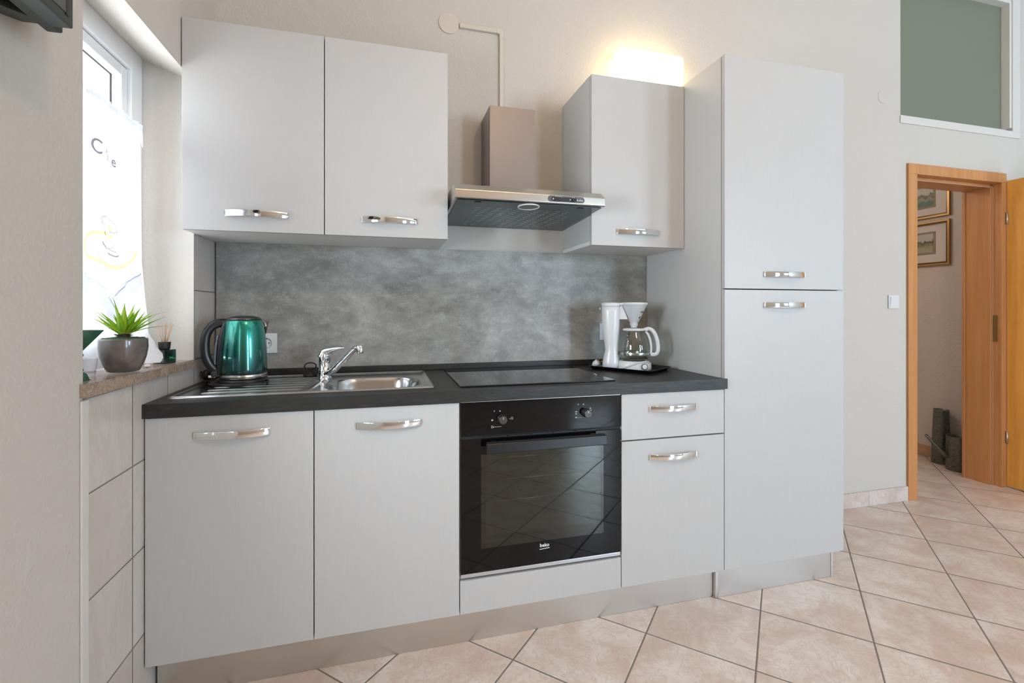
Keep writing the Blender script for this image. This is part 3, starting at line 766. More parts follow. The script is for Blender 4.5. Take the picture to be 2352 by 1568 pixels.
# ------------------------------------------------------------------ sink
SX0, SX1, SY0, SY1 = .032, .838, -.519, -.068
def sstep(a, b, x):
    t_ = max(0, min(1, (x-a)/(b-a))); return t_*t_*(3-2*t_)
def sink_z(x, y):
    e_ = min(x-SX0, SX1-x, y-SY0, SY1-y)
    if e_ <= 0: return WT+.0004
    z = WT+.0058*sstep(0, .006, e_)-.0048*sstep(.009, .022, e_)
    # draining grooves
    if .10 < x < .435:
        f = sstep(.06, .13, x)*(1-sstep(.395+.06*(y+.3), .425+.06*(y+.3), x))
        for yg in (-.17, -.225, -.28, -.335, -.39, -.445):
            z += .0042*f*math.exp(-((y-yg)/.0036)**2)
    # shallow outer channel on the drainer
    # ridge between drainer and bowl area
    z += .0028*math.exp(-((x-(.438+.08*(y+.28)))/.006)**2)*sstep(.012, .03, e_)
    # bowl
    cx_, cy_, hx, hy, rr = .632, -.352, .168, .146, .105
    qx, qy = abs(x-cx_)-(hx-rr), abs(y-cy_)-(hy-rr)
    d = math.hypot(max(qx, 0), max(qy, 0))+min(max(qx, qy), 0)-rr
    if d < 0:
        z -= .148*sstep(0, .046, -d)+.006*sstep(.05, .12, -d)
    return z
t = thing('kitchen_sink', 'stainless steel inset sink with ribbed draining board and oval bowl', 'sink', (.435, -.29, WT))
mb = MB(); nx, ny = 230, 260
mb.grid(nx, ny, lambda a, b_: (SX0+(SX1-SX0)*a, SY0+(SY1-SY0)*b_, sink_z(SX0+(SX1-SX0)*a, SY0+(SY1-SY0)*b_)))
basin = part('basin', mb, M['sink_steel'], t)
mb = MB(); mb.lathe([(.0, .0), (.018, .0), (.034, .001), (.038, .003), (.040, .0005)], (.632, -.352, WT-.152), 32, cap=False)
part('drain_strainer', mb, M['chrome'], t)

# faucet
FX, FY, FZ = .440, -.185, WT+.0012
t = thing('faucet', 'chrome single-lever kitchen tap at the back of the sink', 'faucet', (FX, FY, FZ))
mb = MB(); mb.lathe([(.027, 0), (.027, .004), (.0235, .008), (.0235, .030), (.0245, .032), (.0245, .034), (.0215, .036), (.0215, .078), (.0228, .080), (.0228, .083), (.021, .085)], (FX, FY, FZ), 40)
part('body', mb, M['chrome'], t)
ps = smooth_path([(FX+.005, FY-.008, FZ+.018), (FX+.03, FY-.04, FZ+.030), (FX+.062, FY-.075, FZ+.062), (FX+.105, FY-.115, FZ+.108), (FX+.124, FY-.134, FZ+.126), (FX+.137, FY-.147, FZ+.127)], 8)
mb = MB(); mb.tube(ps, [.0145-.003*min(1, i/30) for i in range(len(ps))], 18, flat=.9)
sp = part('spout', mb, M['chrome'], t)
mb = MB(); mb.lathe([(.011, .0), (.0125, .004), (.0125, .020), (.0112, .024), (.0112, .030), (.0095, .031)], (FX+.138, FY-.148, FZ+.137), 28, (.10, -.12, -1))
part('nozzle', mb, M['chrome'], sp)
lp = smooth_path([(FX-.006, FY+.0, FZ+.085), (FX+.002, FY-.004, FZ+.105), (FX+.028, FY-.018, FZ+.116), (FX+.055, FY-.034, FZ+.122), (FX+.078, FY-.048, FZ+.1235)], 8)
mb = MB(); L_ = len(lp); mb.tube(lp, [.0205*(1-i/(L_-1))**.8+.0055 for i in range(L_)], 20, flat=[.95-.50*(i/(L_-1)) for i in range(L_)])
mb.lathe([(.0215, .082), (.0222, .088), (.0205, .098), (.014, .108), (.004, .112)], (FX, FY, FZ), 36)
part('lever', mb, M['chrome'], t)

# sink stopper
PX, PY, PZ = .378, -.118, WT+.0012
t = thing('sink_stopper', 'black rubber sink plug with a pull ring standing left of the tap', 'sink plug', (PX, PY, PZ))
mb = MB(); mb.lathe([(.024, 0), (.026, .003), (.026, .008), (.0235, .011), (.021, .013), (.021, .018), (.006, .020), (.005, .030)], (PX, PY, PZ), 32)
part('stopper_body', mb, M['black_matt'], t)
mb = MB(); mb.tube([(PX+.0215*math.cos(a), PY+.003*math.cos(a), PZ+.042+.0135*math.sin(a)) for a in [2*PI*i/30 for i in range(31)]], .0026, 8, cap=False)
part('pull_ring', mb, M['black_matt'], t)

# ------------------------------------------------------------------ kettle
KX, KY, KB = .163, -.215, WT+.0045
t = thing('kettle_base', 'black round power base with its plug and coiled cord, beneath the turquoise kettle', 'kettle base', (KX, KY, KB))
mb = MB(); mb.lathe([(.080, 0), (.083, .003), (.083, .009), (.078, .013), (.076, .0135)], (KX, KY, KB), 48)
part('base_plate', mb, M['black_plastic'], t)
mb = MB(); cps = smooth_path([(KX+.078, KY-.02, KB+.005), (KX+.094, KY-.045, KB+.004), (KX+.082, KY-.083, KB+.004), (KX+.03, KY-.104, KB+.004), (KX-.04, KY-.098, KB+.004), (KX-.085, KY-.06, KB+.005), (KX-.108, KY+.0, KB+.009), (KX-.125, KY+.03, KB+.015)], 8)
mb.tube(cps, .0032, 10)
cps = smooth_path([(KX-.108, KY+.0, KB+.003), (KX-.09, KY-.07, KB+.003), (KX-.03, KY-.116, KB+.003), (KX+.04, KY-.118, KB+.003), (KX+.085, KY-.098, KB+.003)], 8)
mb.tube(cps, .0032, 10)
part('power_cord', mb, M['black_plastic'], t)
mb = MB(); pc = Vector((KX-.132, KY+.04, KB+.022)); ax = Vector((-.7, .35, .45)).normalized()
mb.lathe([(.006, -.034), (.009, -.022), (.013, -.012), (.0185, -.006), (.0195, .0), (.0195, .010), (.018, .013)], pc, 24, ax)
for sgn in (-1, 1):
    sd = ax.cross(Vector((0, 0, 1))).normalized()*sgn*.0065
    mb.lathe([(.0024, .012), (.0024, .026), (.0015, .028)], pc+sd, 10, ax)
part('plug', mb, M['black_plastic'], t)

KZ = KB+.0142
t = thing('electric_kettle', 'glossy turquoise electric kettle with a black handle on the draining board', 'kettle', (KX, KY, KZ))
mb = MB(); mb.lathe([(.074, 0), (.0775, .002), (.0775, .016), (.0765, .0175)], (KX, KY, KZ), 56)
part('steel_band', mb, M['steel'], t)
prof = [(.0765, .018), (.0782, .021), (.0782, .035), (.0774, .07), (.0757, .105), (.073, .14), (.0695, .17), (.0655, .195), (.062, .208), (.0595, .213)]
mb = MB(); mb.lathe(prof, (KX, KY, KZ), 64)
part('body', mb, M['kettle'], t)
mb = MB(); mb.lathe([(.0575, .2132), (.0585, .2135), (.0585, .2158), (.0575, .2162)], (KX, KY, KZ), 48); part('lid_seal', mb, M['black_plastic'], t)
mb = MB(); mb.lathe([(.0575, .2163), (.0555, .2195), (.047, .2245), (.033, .2285), (.016, .2303), (.003, .2306)], (KX, KY, KZ), 48); part('lid', mb, simple('dark_brushed_lid', (.22, .21, .21), .25, 1), t)
# handle direction to the left and slightly to the viewer
hd = Vector((-.955, -.30, 0)).normalized(); hn = Vector((-hd.y, hd.x, 0))
def KP(r_, z_): return Vector((KX, KY, KZ))+hd*r_+Vector((0, 0, z_))
hp = smooth_path([KP(.050, .203), KP(.078, .203), KP(.100, .192), KP(.116, .168), KP(.122, .13), KP(.120, .09), KP(.109, .058), KP(.092, .036), KP(.074, .027)], 6)
nn = len(hp)
mb = MB(); mb.tube(hp, [.0155]*nn, 16, flat=.75, up=tuple(hn))
hh = part('handle', mb, M['black_plastic'], t)
# spine plate on the body
mb = MB(); sp_pts = [KP(.0755-.0015*0, .018), KP(.0775, .06), KP(.0755, .11), KP(.070, .155), KP(.063, .19), KP(.057, .207)]
vs = []
for p in smooth_path(sp_pts, 4):
    for sg, out in ((-1, -.004), (-1, .009), (1, .009), (1, -.004)):
        vs.append(p+hn*.023*sg*(1 if out < 0 else .72)+hd*out)
k = len(vs)//4; fs = [(4*i+a, 4*i+b_, 4*(i+1)+b_, 4*(i+1)+a) for i in range(k-1) for a, b_ in ((0,1),(1,2),(2,3),(3,0))]
fs += [(0, 3, 2, 1), (4*k-4, 4*k-3, 4*k-2, 4*k-1)]
mb.add(vs, fs, True); part('spine', mb, M['black_plastic'], hh, bevel=.0015)
mb = MB(); 
mb.tube(smooth_path([KP(.090, .052), KP(.0905, .07), KP(.088, .11), KP(.0845, .14), KP(.0815, .160)], 5), .0058, 14, flat=.8)
gg = part('water_gauge', mb, simple('blue_grey_gauge', (.16, .20, .26), .15, .2), t, label='clear blue-grey water gauge')
w = MB()
for i in range(5):
    zz = .07+i*.019; rr = .0955-.0012*i-(.0012 if i > 2 else 0)
    q = KP(rr, zz)-hn*.0; w.obox(q-hn*.001, tuple(hn), (0, 0, 1), tuple(hd), .0035, .0004, .0008)
part('gauge_marks', w, M['print_dark'], gg)
mb = MB(); mb.obox(KP(.116, .1905), tuple((hd*.62-Vector((0, 0, .78))).normalized()), tuple(hn), tuple((hd*.78+Vector((0, 0, .62))).normalized()), .013, .0085, .004)
part('lid_button', mb, M['black_plastic'], hh, bevel=.003, seg=3)
mb = MB(); mb.obox(KP(.088, .020), tuple(hd), tuple(hn), (0, 0, 1), .016, .014, .011)
part('switch_housing', mb, M['black_plastic'], t, bevel=.004)
mb = MB(); mb.obox(KP(.100, .012)-hn*.004, tuple(hd), tuple(hn), (0, 0, 1), .012, .016, .0042)
part('switch', mb, M['chrome'], t, bevel=.0015)
sd = Vector((.93, .37, 0)).normalized(); sn = Vector((-sd.y, sd.x, 0)); c0 = Vector((KX, KY, KZ))
mb = MB(); vs = [c0+sd*.060+sn*.020+Vector((0, 0, .2125)), c0+sd*.060-sn*.020+Vector((0, 0, .2125)), c0+sd*.084+Vector((0, 0, .2085)),
                 c0+sd*.070+sn*.014+Vector((0, 0, .165)), c0+sd*.070-sn*.014+Vector((0, 0, .165)), c0+sd*.072+Vector((0, 0, .155))]
mb.add(vs, [(0, 1, 2), (0, 2, 5, 3), (1, 4, 5, 2), (3, 5, 4), (0, 3, 4, 1)], True); part('spout', mb, M['steel'], t)

# ------------------------------------------------------------------ sockets and switch
def socket(xc, zc, lab_, grp, half=False):
    t = thing('power_socket', lab_, 'wall socket', (xc, -.0148, zc), group=grp)
    y0 = -.0148; a = .0405
    w = MB(); bi = .0305
    w.box(xc-a, xc-bi, y0-.008, y0, zc-a, zc+a); w.box(xc+bi, xc+a, y0-.008, y0, zc-a, zc+a)
    w.box(xc-bi, xc+bi, y0-.008, y0, zc-a, zc-bi); w.box(xc-bi, xc+bi, y0-.008, y0, zc+bi, zc+a); part('frame', w, M['white_plastic'], t)
    w = MB(); q = .031
    # face with a round recess
    seg = 40; ro = .0215
    ring_ = [(xc+ro*math.cos(2*PI*i/seg), zc+ro*math.sin(2*PI*i/seg)) for i in range(seg)]
    sq = []
    for i in range(seg):
        c_, s_ = math.cos(2*PI*i/seg), math.sin(2*PI*i/seg); m_ = max(abs(c_), abs(s_)); sq.append((xc+q*c_/m_, zc+q*s_/m_))
    yf = y0-.0105
    vs = [(p[0], yf, p[1]) for p in sq]+[(p[0], yf, p[1]) for p in ring_]+[(xc+(p[0]-xc)*.93, y0-.0025, zc+(p[1]-zc)*.93) for p in ring_]+[(p[0], y0-.008, p[1]) for p in sq]
    fs = []
    for i in range(seg):
        j = (i+1) % seg
        fs += [(i, j, seg+j, seg+i), (seg+i, seg+j, 2*seg+j, 2*seg+i), (3*seg+i, 3*seg+j, j, i)]
    fs.append(tuple(range(2*seg, 3*seg)))
    w.add(vs, fs); face = part('face', w, M['white_plastic'], t)
    w = MB()
    for dx in (-.0095, .0095): w.lathe([(.0026, 0), (.0026, .0006)], (xc+dx, y0-.0027, zc), 14, (0, -1, 0))
    for dz in (-.0175, .0175): w.box(xc-.0025, xc+.0025, y0-.0065, y0-.0028, zc+dz-.002, zc+dz+.002)
    w.lathe([(.0012, 0), (.0012, .0006)], (xc, y0-.0027, zc), 10, (0, -1, 0))
    part('contact', w, M['print_dark'], face)
socket(.195, 1.0275, 'white wall socket on the concrete splashback right of the kettle', 'white sockets on the splashback')
socket(1.7375, 1.0575, 'white wall socket on the splashback half hidden behind the coffee maker', 'white sockets on the splashback')
t = thing('light_switch', 'white rocker light switch on the wall left of the doorway', 'light switch', (3.643, 0, 1.2135))
part('frame', MB().box(3.6025, 3.6835, -.009, -.0003, 1.173, 1.254), M['white_plastic'], t, bevel=.002)
w = MB(); w.add([(3.612, -.011, 1.182), (3.674, -.011, 1.182), (3.674, -.014, 1.245), (3.612, -.014, 1.245), (3.612, -.008, 1.182), (3.674, -.008, 1.182), (3.674, -.008, 1.245), (3.612, -.008, 1.245)],
     [(0,1,2,3),(7,6,5,4),(0,4,5,1),(1,5,6,2),(2,6,7,3),(3,7,4,0)])
part('rocker', w, M['white_plastic'], t, bevel=.0008)
M['duct'] = simple('cream_plastic', (.60, .56, .49), .5)
mb = MB(); mb.lathe([(.0475, 0), (.0475, .003), (.0465, .0045)], (.951, -.0003, 2.478), 48, (0, -1, 0))
solo('junction_cover', mb, M['duct'], 'round white blanking cover high on the wall left of the cable duct', 'wall cover')
mb = MB(); mb.lathe([(.040, 0), (.040, .0012), (.0392, .002)], (3.563, -.0003, 2.449), 48, (0, -1, 0))
solo('junction_cover', mb, M['plaster'], 'faint painted-over round cover on the right wall above the switch', 'wall cover')
t = thing('cable_duct', 'thin white cable duct bending down to the extractor chimney', 'cable duct', (1.195, -.0003, 2.05))
part('horizontal_duct', MB().box(1.0, 1.176, -.014, -.0003, 2.462, 2.483), M['duct'], t, bevel=.002)
w = MB(); pts = [(1.174, 2.462), (1.187, 2.458), (1.187, 2.44), (1.207, 2.44), (1.207, 2.47), (1.195, 2.4845), (1.174, 2.4845)]
w.prism(pts, 1, -.0155, -.0003); part('elbow', w, M['duct'], t, bevel=.0015)
part('vertical_duct', MB().box(1.188, 1.206, -.014, -.0003, 2.045, 2.441), M['duct'], t, bevel=.002)

# ------------------------------------------------------------------ extractor hood
HXa, HXb = .9135, 1.5075
t = thing('extractor_hood', 'slim stainless steel extractor hood with square chimney over the hob', 'extractor hood', (1.21, -.2, 1.55))
w = MB()
w.prism([(-.001, 1.554), (-.462, 1.571), (-.466, 1.575), (-.466, 1.603), (-.430, 1.630), (-.001, 1.640)], 0, HXa, HXb)
part('canopy', w, M['steel'], t, bevel=.0015)
fp = part('filter_panel', MB().add([(HXa+.012, -.452, 1.5695), (HXb-.012, -.452, 1.5695), (HXb-.012, -.006, 1.553), (HXa+.012, -.006, 1.553),
      (HXa+.012, -.452, 1.5665), (HXb-.012, -.452, 1.5665), (HXb-.012, -.006, 1.550), (HXa+.012, -.006, 1.550)],
     [(0,1,2,3),(7,6,5,4),(0,4,5,1),(1,5,6,2),(2,6,7,3),(3,7,4,0)]), M['filter'], t)
def zf(y): return 1.550+(1.5665-1.550)*(-.006-y)/(.446)
mb = MB(); mb.lathe([(.043, 0), (.043, .004), (.039, .005), (.038, .002)], (1.206, -.418, zf(-.418)), 40, (0, -.04, -1))
lr = part('lamp_ring', mb, M['white_plastic'], t)
mb = MB(); mb.lathe([(.0375, 0), (.0375, .0022)], (1.206, -.418, zf(-.418)), 40, (0, -.04, -1)); part('lamp_lens', mb, simple('grey_lens', (.10, .11, .11), .3), lr)
for x in (1.003, 1.414):
    z = zf(-.435); part('filter_catch', MB().box(x-.012, x+.012, -.442, -.428, z-.002, z-.0002), M['black_plastic'], t, bevel=.0008)
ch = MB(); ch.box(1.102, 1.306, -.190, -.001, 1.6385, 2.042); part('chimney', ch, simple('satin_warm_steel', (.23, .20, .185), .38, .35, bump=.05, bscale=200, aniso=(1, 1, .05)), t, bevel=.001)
# control strip
def capsule(cx_, cz_, hw, hh_, y0, y1, mb, n=14):
    pts = []
    for i in range(n+1): a = -PI/2+PI*i/n; pts.append((cx_+hw-hh_+hh_*math.cos(a), cz_+hh_*math.sin(a)))
    for i in range(n+1): a = PI/2+PI*i/n; pts.append((cx_-hw+hh_+hh_*math.cos(a), cz_+hh_*math.sin(a)))
    mb.prism(pts, 1, y0, y1)
w = MB(); capsule(1.343, 1.5895, .075, .0118, -.4675, -.4655, w)
cpn = part('control_strip', w, simple('grey_control_plastic', (.09, .095, .10), .45), t)
w = MB(); capsule(1.3335, 1.5885, .053, .0075, -.4682, -.4675, w); part('slider_track', w, M['black_plastic'], cpn)
w = MB(); capsule(1.3065, 1.5885, .0145, .0058, -.4715, -.4682, w); part('slider', w, M['black_matt'], cpn)
mb = MB(); mb.lathe([(.0065, 0), (.006, .004), (.002, .0045)], (1.370, -.4682, 1.588), 20, (0, -1, 0)); part('light_button', mb, M['black_plastic'], cpn)
w = MB()
for x, z in ((1.300, 1.5985), (1.3075, 1.598), (1.315, 1.5978), (1.3225, 1.5975), (1.367, 1.597), (1.3745, 1.597)):
    w.lathe([(.0014, 0), (.0014, .0004)], (x, -.4678, z), 8, (0, -1, 0))
w.lathe([(.0028, 0), (.0028, .0004)], (1.2895, -.4684, 1.5885), 12, (0, -1, 0)); w.lathe([(.0022, 0), (.0022, .0004)], (1.3585, -.4684, 1.5885), 12, (0, -1, 0))
w.box(1.385, 1.3895, -.4680, -.4676, 1.5855, 1.5915)
m = text_mb('elica', .0095, (1.4025, -.4678, 1.5885), XR, ZU, .0002); w.add(m.v, m.f)
part('control_print', w, M['print_white'], cpn)

# ------------------------------------------------------------------ wall lamp
t = thing('wall_lamp', 'glowing white box wall lamp above the right wall cabinet', 'lamp', (1.947, -.05, 2.25))
part('mounting_plate', MB().box(1.80, 2.09, -.015, -.0005, 2.27, 2.42), M['white_plastic'], t)
w = MB(); w.box(1.770, 2.125, -.102, -.016, 2.25, 2.443)
part('shade', w, M['lamp'], t, bevel=.022, seg=5)

# ------------------------------------------------------------------ coffee maker
tr_c = (1.734, -.245); tl = Vector((.557, -.83, 0)); ts = Vector((.83, .557, 0))
t = thing('serving_tray', 'black rectangular tray under the coffee maker in the corner of the worktop', 'tray', (tr_c[0], tr_c[1], WT+.0003), rotz=math.atan2(ts.y, ts.x))
w = MB(); a, b_ = .112, .158   # half size along local x and y
def rrect(a, b, r, n=6):
    out = []
    for cx_, cy_, s in ((a-r, b-r, 0), (-a+r, b-r, 1), (-a+r, -b+r, 2), (a-r, -b+r, 3)):
        for i in range(n+1): th = PI/2*(s+i/n); out.append((cx_+r*math.cos(th), cy_+r*math.sin(th)))
    return out
rings = [(-.012, -.012, .0), (-.010, -.010, .0005), (.0, .0, .0145), (.004, .004, .0150), (.004, .004, .0165), (.001, .001, .0165), (-.009, -.009, .003), (-.012, -.012, .0022)]
vs = []; 
for da, db, z in rings: vs += [(x, y, z) for x, y in rrect(a-.006+da, b_-.006+db, .02)]
m = len(vs)//len(rings); fs = []
for j in range(len(rings)-1):
    for i in range(m): fs.append((j*m+i, j*m+(i+1) % m, (j+1)*m+(i+1) % m, (j+1)*m+i))
fs += [tuple(range(m-1, -1, -1)), tuple((len(rings)-1)*m+i for i in range(m))]
w.add(vs, fs, True); part('dish', w, M['tray_black'], t, world=False)

CAX = math.atan2(-.54, .84); CL = (1.668, -.200, WT+.0028)
t = thing('coffee_maker', 'white filter coffee machine with conical filter holder, on the black tray', 'coffee maker', CL, rotz=CAX)
def rsec(cx_, hx, hy, z, r=.4, n=5):
    rr_ = min(hx, hy)*r*2*.5
    return [(x+cx_, y, z) for x, y in rrect(hx, hy, max(.004, rr_), n)]
def loft(mb, secs, smooth=True):
    m = len(secs[0]); vs = [p for s_ in secs for p in s_]
    fs = [(j*m+i, j*m+(i+1) % m, (j+1)*m+(i+1) % m, (j+1)*m+i) for j in range(len(secs)-1) for i in range(m)]
    mb.add(vs, fs, smooth); o = len(mb.v)-len(vs)
    mb.f.append(tuple(o+i for i in reversed(range(m)))); mb.sm.append(False)
    mb.f.append(tuple(o+(len(secs)-1)*m+i for i in range(m))); mb.sm.append(False)
mb = MB(); loft(mb, [rsec(.0, .037, .062, 0, .8), rsec(.0, .0365, .062, .03, .8), rsec(.001, .032, .058, .06, .8), rsec(.003, .0275, .054, .085, .8), rsec(.002, .029, .055, .11, .8), rsec(.0, .034, .058, .15, .8), rsec(-.001, .038, .061, .19, .8), rsec(-.001, .040, .062, .262, .8), rsec(-.001, .040, .062, .283, .8)])
tower = part('water_tank', mb, M['white_plastic'], t, world=False)
mb = MB(); loft(mb, [rsec(.10, .075, .062, 0, .9), rsec(.10, .076, .063, .006, .9), rsec(.10, .075, .062, .028, .9), rsec(.098, .066, .056, .040, .9)])
base = part('warming_base', mb, M['white_plastic'], t, world=False)
mb = MB(); mb.lathe([(.05, .040), (.05, .0425)], (.10, 0, 0), 32); part('hot_plate', mb, simple('dark_plate', (.05, .05, .05), .3), base, world=False)
mb = MB(); mb.lathe([(.014, 0), (.014, .004), (.0125, .005)], (.148, -.0585, .019), 24, (.25, -1, .0)); rg = part('switch_ring', mb, simple('grey_blue_ring', (.10, .14, .16), .3), base, world=False)
mb = MB(); mb.lathe([(.0105, .004), (.0105, .0075), (.009, .0085)], (.148, -.0585, .019), 24, (.25, -1, .0)); part('switch_button', mb, M['white_plastic'], rg, world=False)
mb = MB(); mb.tube(smooth_path([(.03, -.0625, .006), (.07, -.0642, .016), (.12, -.0632, .034), (.15, -.050, .040), (.168, -.025, .034)], 6), .0035, 8)
part('trim_line', mb, simple('pale_grey_plastic', (.55, .60, .64), .3), base, world=False)
mb = MB(); loft(mb, [rsec(.0, .041, .063, .283, .8), rsec(.0, .042, .064, .287, .8), rsec(.0, .042, .064, .297, .8), rsec(.0, .036, .058, .300, .8)])
part('tank_lid', mb, M['white_plastic'], t, world=False)
mb = MB(); mb.box(.02, .075, -.040, .040, .2885, .2985); part('lid_bridge', mb, M['white_plastic'], tower, world=False, bevel=.003)
mb = MB(); mb.lathe([(.016, .195), (.0175, .197), (.0175, .212), (.022, .214), (.056, .286), (.058, .288)], (.1, 0, 0), 44)
fh = part('filter_holder', mb, M['white_plastic'], t, world=False)
mb = MB(); mb.lathe([(.059, .2885), (.0605, .290), (.0605, .297), (.058, .300), (.02, .3015)], (.1, 0, 0), 44); part('filter_lid', mb, M['white_plastic'], fh, world=False)
mb = MB(); mb.add([(.03, -.03, .225), (.075, -.03, .225), (.05, -.03, .288), (.03, -.03, .288), (.03, .03, .225), (.075, .03, .225), (.05, .03, .288), (.03, .03, .288)],
     [(0,1,2,3),(7,6,5,4),(0,4,5,1),(1,5,6,2),(2,6,7,3),(3,7,4,0)]); part('holder_bracket', mb, M['white_plastic'], tower, world=False)
mb = MB(); mb.lathe([(.012, .187), (.014, .189), (.014, .195)], (.1, 0, 0), 24); part('drip_valve', mb, M['white_plastic'], fh, world=False)
mb = MB(); mb.lathe([(.003, 0), (.006, .004), (.003, .008)], (-.043, -.03, .272), 10, (-1, 0, 0)); part('lid_hinge', mb, M['white_plastic'], tower, world=False)
# small illegible script and drop mark on the filter holder
def cone_pt(ang, z, off=.0006):
    rr_ = .022+(.056-.022)*(z-.214)/(.286-.214)+off
    return Vector((.1+rr_*math.cos(ang), rr_*math.sin(ang), z))
w = MB(); random.seed(3)
for i in range(7):
    a0 = R(-44+i*5.2); z0 = .256+random.uniform(-.001, .001)
    p, q = cone_pt(a0, z0), cone_pt(a0+R(4.2), z0+random.choice((-.003, .003, .004)))
    w.tube([p, q], .0009, 6)
p, q = cone_pt(R(-34), .238), cone_pt(R(-38), .228); w.tube([p, (p+q)/2, q], [.001, .0026, .0012], 8)
part('script_mark', w, M['print_dark'], fh, world=False)
# plug lying on the tray
mb = MB(); pl_ax = Vector((.75, -.2, .55)).normalized(); pcn = Vector((-.068, -.012, .022))
mb.lathe([(.006, -.02), (.010, -.014), (.0135, -.008), (.0145, .0), (.0145, .012), (.013, .014)], pcn, 20, pl_ax)
pp = part('plug', mb, M['white_plastic'], t, world=False)
mb = MB()
for sg in (-1, 1):
    s_ = pl_ax.cross(Vector((0, 1, 0))).normalized()*sg*.007; mb.lathe([(.002, .013), (.002, .030), (.001, .032)], pcn+s_, 8, pl_ax)
part('plug_pin', mb, M['brass'], pp, world=False)
mb = MB(); mb.tube(smooth_path([tuple(pcn-pl_ax*.018), (-.080, .0, .006), (-.065, .03, .004), (-.03, .058, .005), (.0, .0645, .012)], 6), .003, 8)
part('power_cord', mb, M['white_plastic'], t, world=False)

# carafe
ca = Vector((math.cos(CAX), math.sin(CAX), 0)); cc = Vector(CL)+ca*.10+Vector((0, 0, .0428))
t = thing('glass_carafe', 'empty glass coffee jug with white lid and handle under the filter holder', 'carafe', tuple(cc), rotz=CAX)
prof = [(.0, .0), (.050, .0), (.058, .004), (.064, .016), (.0665, .036), (.0665, .055), (.063, .078), (.056, .102), (.047, .122), (.0445, .130)]
pin = [(max(r_-.002, 0), h_+(.002 if i < 2 else 0)) for i, (r_, h_) in enumerate(prof)]
mb = MB(); mb.lathe(prof, (0, 0, 0), 56, cap=False); mb.lathe(pin, (0, 0, 0), 56, cap=False)
jug = part('jug', mb, M['clear_glass'], t, world=False)
mb = MB(); mb.lathe([(.0672, .024), (.0675, .027), (.0675, .033), (.0672, .035)], (0, 0, 0), 56, cap=False); part('metal_band', mb, simple('satin_jug_band', (.45, .45, .43), .2, .9), jug, world=False)
mb = MB(); mb.lathe([(.0455, .1305), (.050, .132), (.050, .137), (.044, .141), (.018, .1435), (.016, .139)], (0, 0, 0), 44, cap=False)
mb.box(.03, .062, -.012, .012, .132, .142); part('lid', mb, M['white_plastic'], t, world=False)
mb = MB(); hp = smooth_path([(.046, 0, .136), (.066, 0, .140), (.084, 0, .128), (.098, 0, .098), (.104, 0, .062), (.101, 0, .036), (.090, 0, .026), (.072, 0, .027)], 6)
mb.tube(hp, .0085, 14, flat=.75, up=(0, 1, 0))
hp = smooth_path([(.050, 0, .130), (.064, 0, .108), (.072, 0, .080), (.0745, 0, .050), (.072, 0, .027)], 6); mb.tube(hp, .0055, 12, up=(0, 1, 0))
part('handle', mb, M['white_plastic'], t, world=False)
w = MB()
for i in range(6):
    z = .035+i*.015; a0 = R(-118); rr_ = .0672 if z < .06 else .0672-(z-.06)*.20
    p = Vector((rr_*math.cos(a0), rr_*math.sin(a0), z)); q = Vector((rr_*math.cos(a0+R(6)), rr_*math.sin(a0+R(6)), z)); w.tube([p, q], .0008, 6)
part('scale_marks', w, M['print_white'], jug, world=False)

# ------------------------------------------------------------------ window sill things
SZ = .9905
def szz(y): return .984+.006*((-.217-y)/.644)
# potted plant
PXc, PYc = -.040, -.600; PZ0 = .9925
t = thing('potted_plant', 'spiky bright green succulent in a rounded grey-brown pot on the window sill', 'plant', (PXc, PYc, PZ0))
mb = MB(); mb.lathe([(.034, .0), (.037, .002), (.046, .020), (.0525, .042), (.056, .066), (.0557, .088), (.0547, .0925), (.0520, .0925), (.0515, .088)], (PXc, PYc, PZ0), 56)
part('pot', mb, M['pot'], t)
mb = MB(); random.seed(5)
def mossf(a, b__):
    r_ = .051*a; th = 2*PI*b__; return (PXc+r_*math.cos(th), PYc+r_*math.sin(th), PZ0+.0915+.004*(1-a)+random.uniform(0, .003)*(a < .98))
mb.grid(14, 40, mossf); part('moss', mb, M['moss'], t)
mb = MB(); mb.lathe([(.010, .088), (.015, .094), (.013, .102), (.010, .108)], (PXc, PYc, PZ0), 16)
for i in range(14):
    a = 2*PI*i/14; mb.tube([(PXc, PYc, PZ0+.099), (PXc+.022*math.cos(a), PYc+.022*math.sin(a), PZ0+.099+.003*(i % 3))], [.003, .0006], 5)
part('stem', mb, simple('dark_brown_stem', (.025, .012, .010), .7), t)
mb = MB(); random.seed(11)
def blade(az, tilt, ln, wd, curl):
    wd *= 1.02
    if math.cos(az) < -.25: ln *= 1+.42*(math.cos(az)+.25)*math.sin(min(tilt+max(curl, 0), PI/2))*1.4
    """tapered, channelled blade"""
    d = Vector((math.cos(az), math.sin(az), 0)); side = Vector((-d.y, d.x, 0)); p = Vector((PXc, PYc, PZ0+.101))+d*.004
    n = 9; th = tilt; pts = []
    for i in range(n+1):
        pts.append((p.copy(), th)); st = ln/n; p = p+(d*math.sin(th)+Vector((0, 0, math.cos(th))))*st; th += curl/n
    vs = []
    for i, (q, th_) in enumerate(pts):
        s = i/n; wv = wd*(.55+1.6*s)*(1-s)**.9+.0006 if s < .25 else wd*(1.08*(1-((s-.25)/.75))**1.15)+.0005
        nrm = d*math.cos(th_)-Vector((0, 0, math.sin(th_)))
        vs += [q-side*wv-nrm*wv*.25, q+nrm*wv*.35, q+side*wv-nrm*wv*.25, q-nrm*-.0+nrm*(-wv*.15)]
    fs = [(4*i+a, 4*i+(a+1) % 4, 4*(i+1)+(a+1) % 4, 4*(i+1)+a) for i in range(n) for a in range(4)]
    mb.add(vs, fs, True)
for i in range(9): blade(2*PI*i/9+.3, R(56+random.uniform(-10, 12)), random.uniform(.085, .12), .0095, R(random.uniform(-14, 12)))
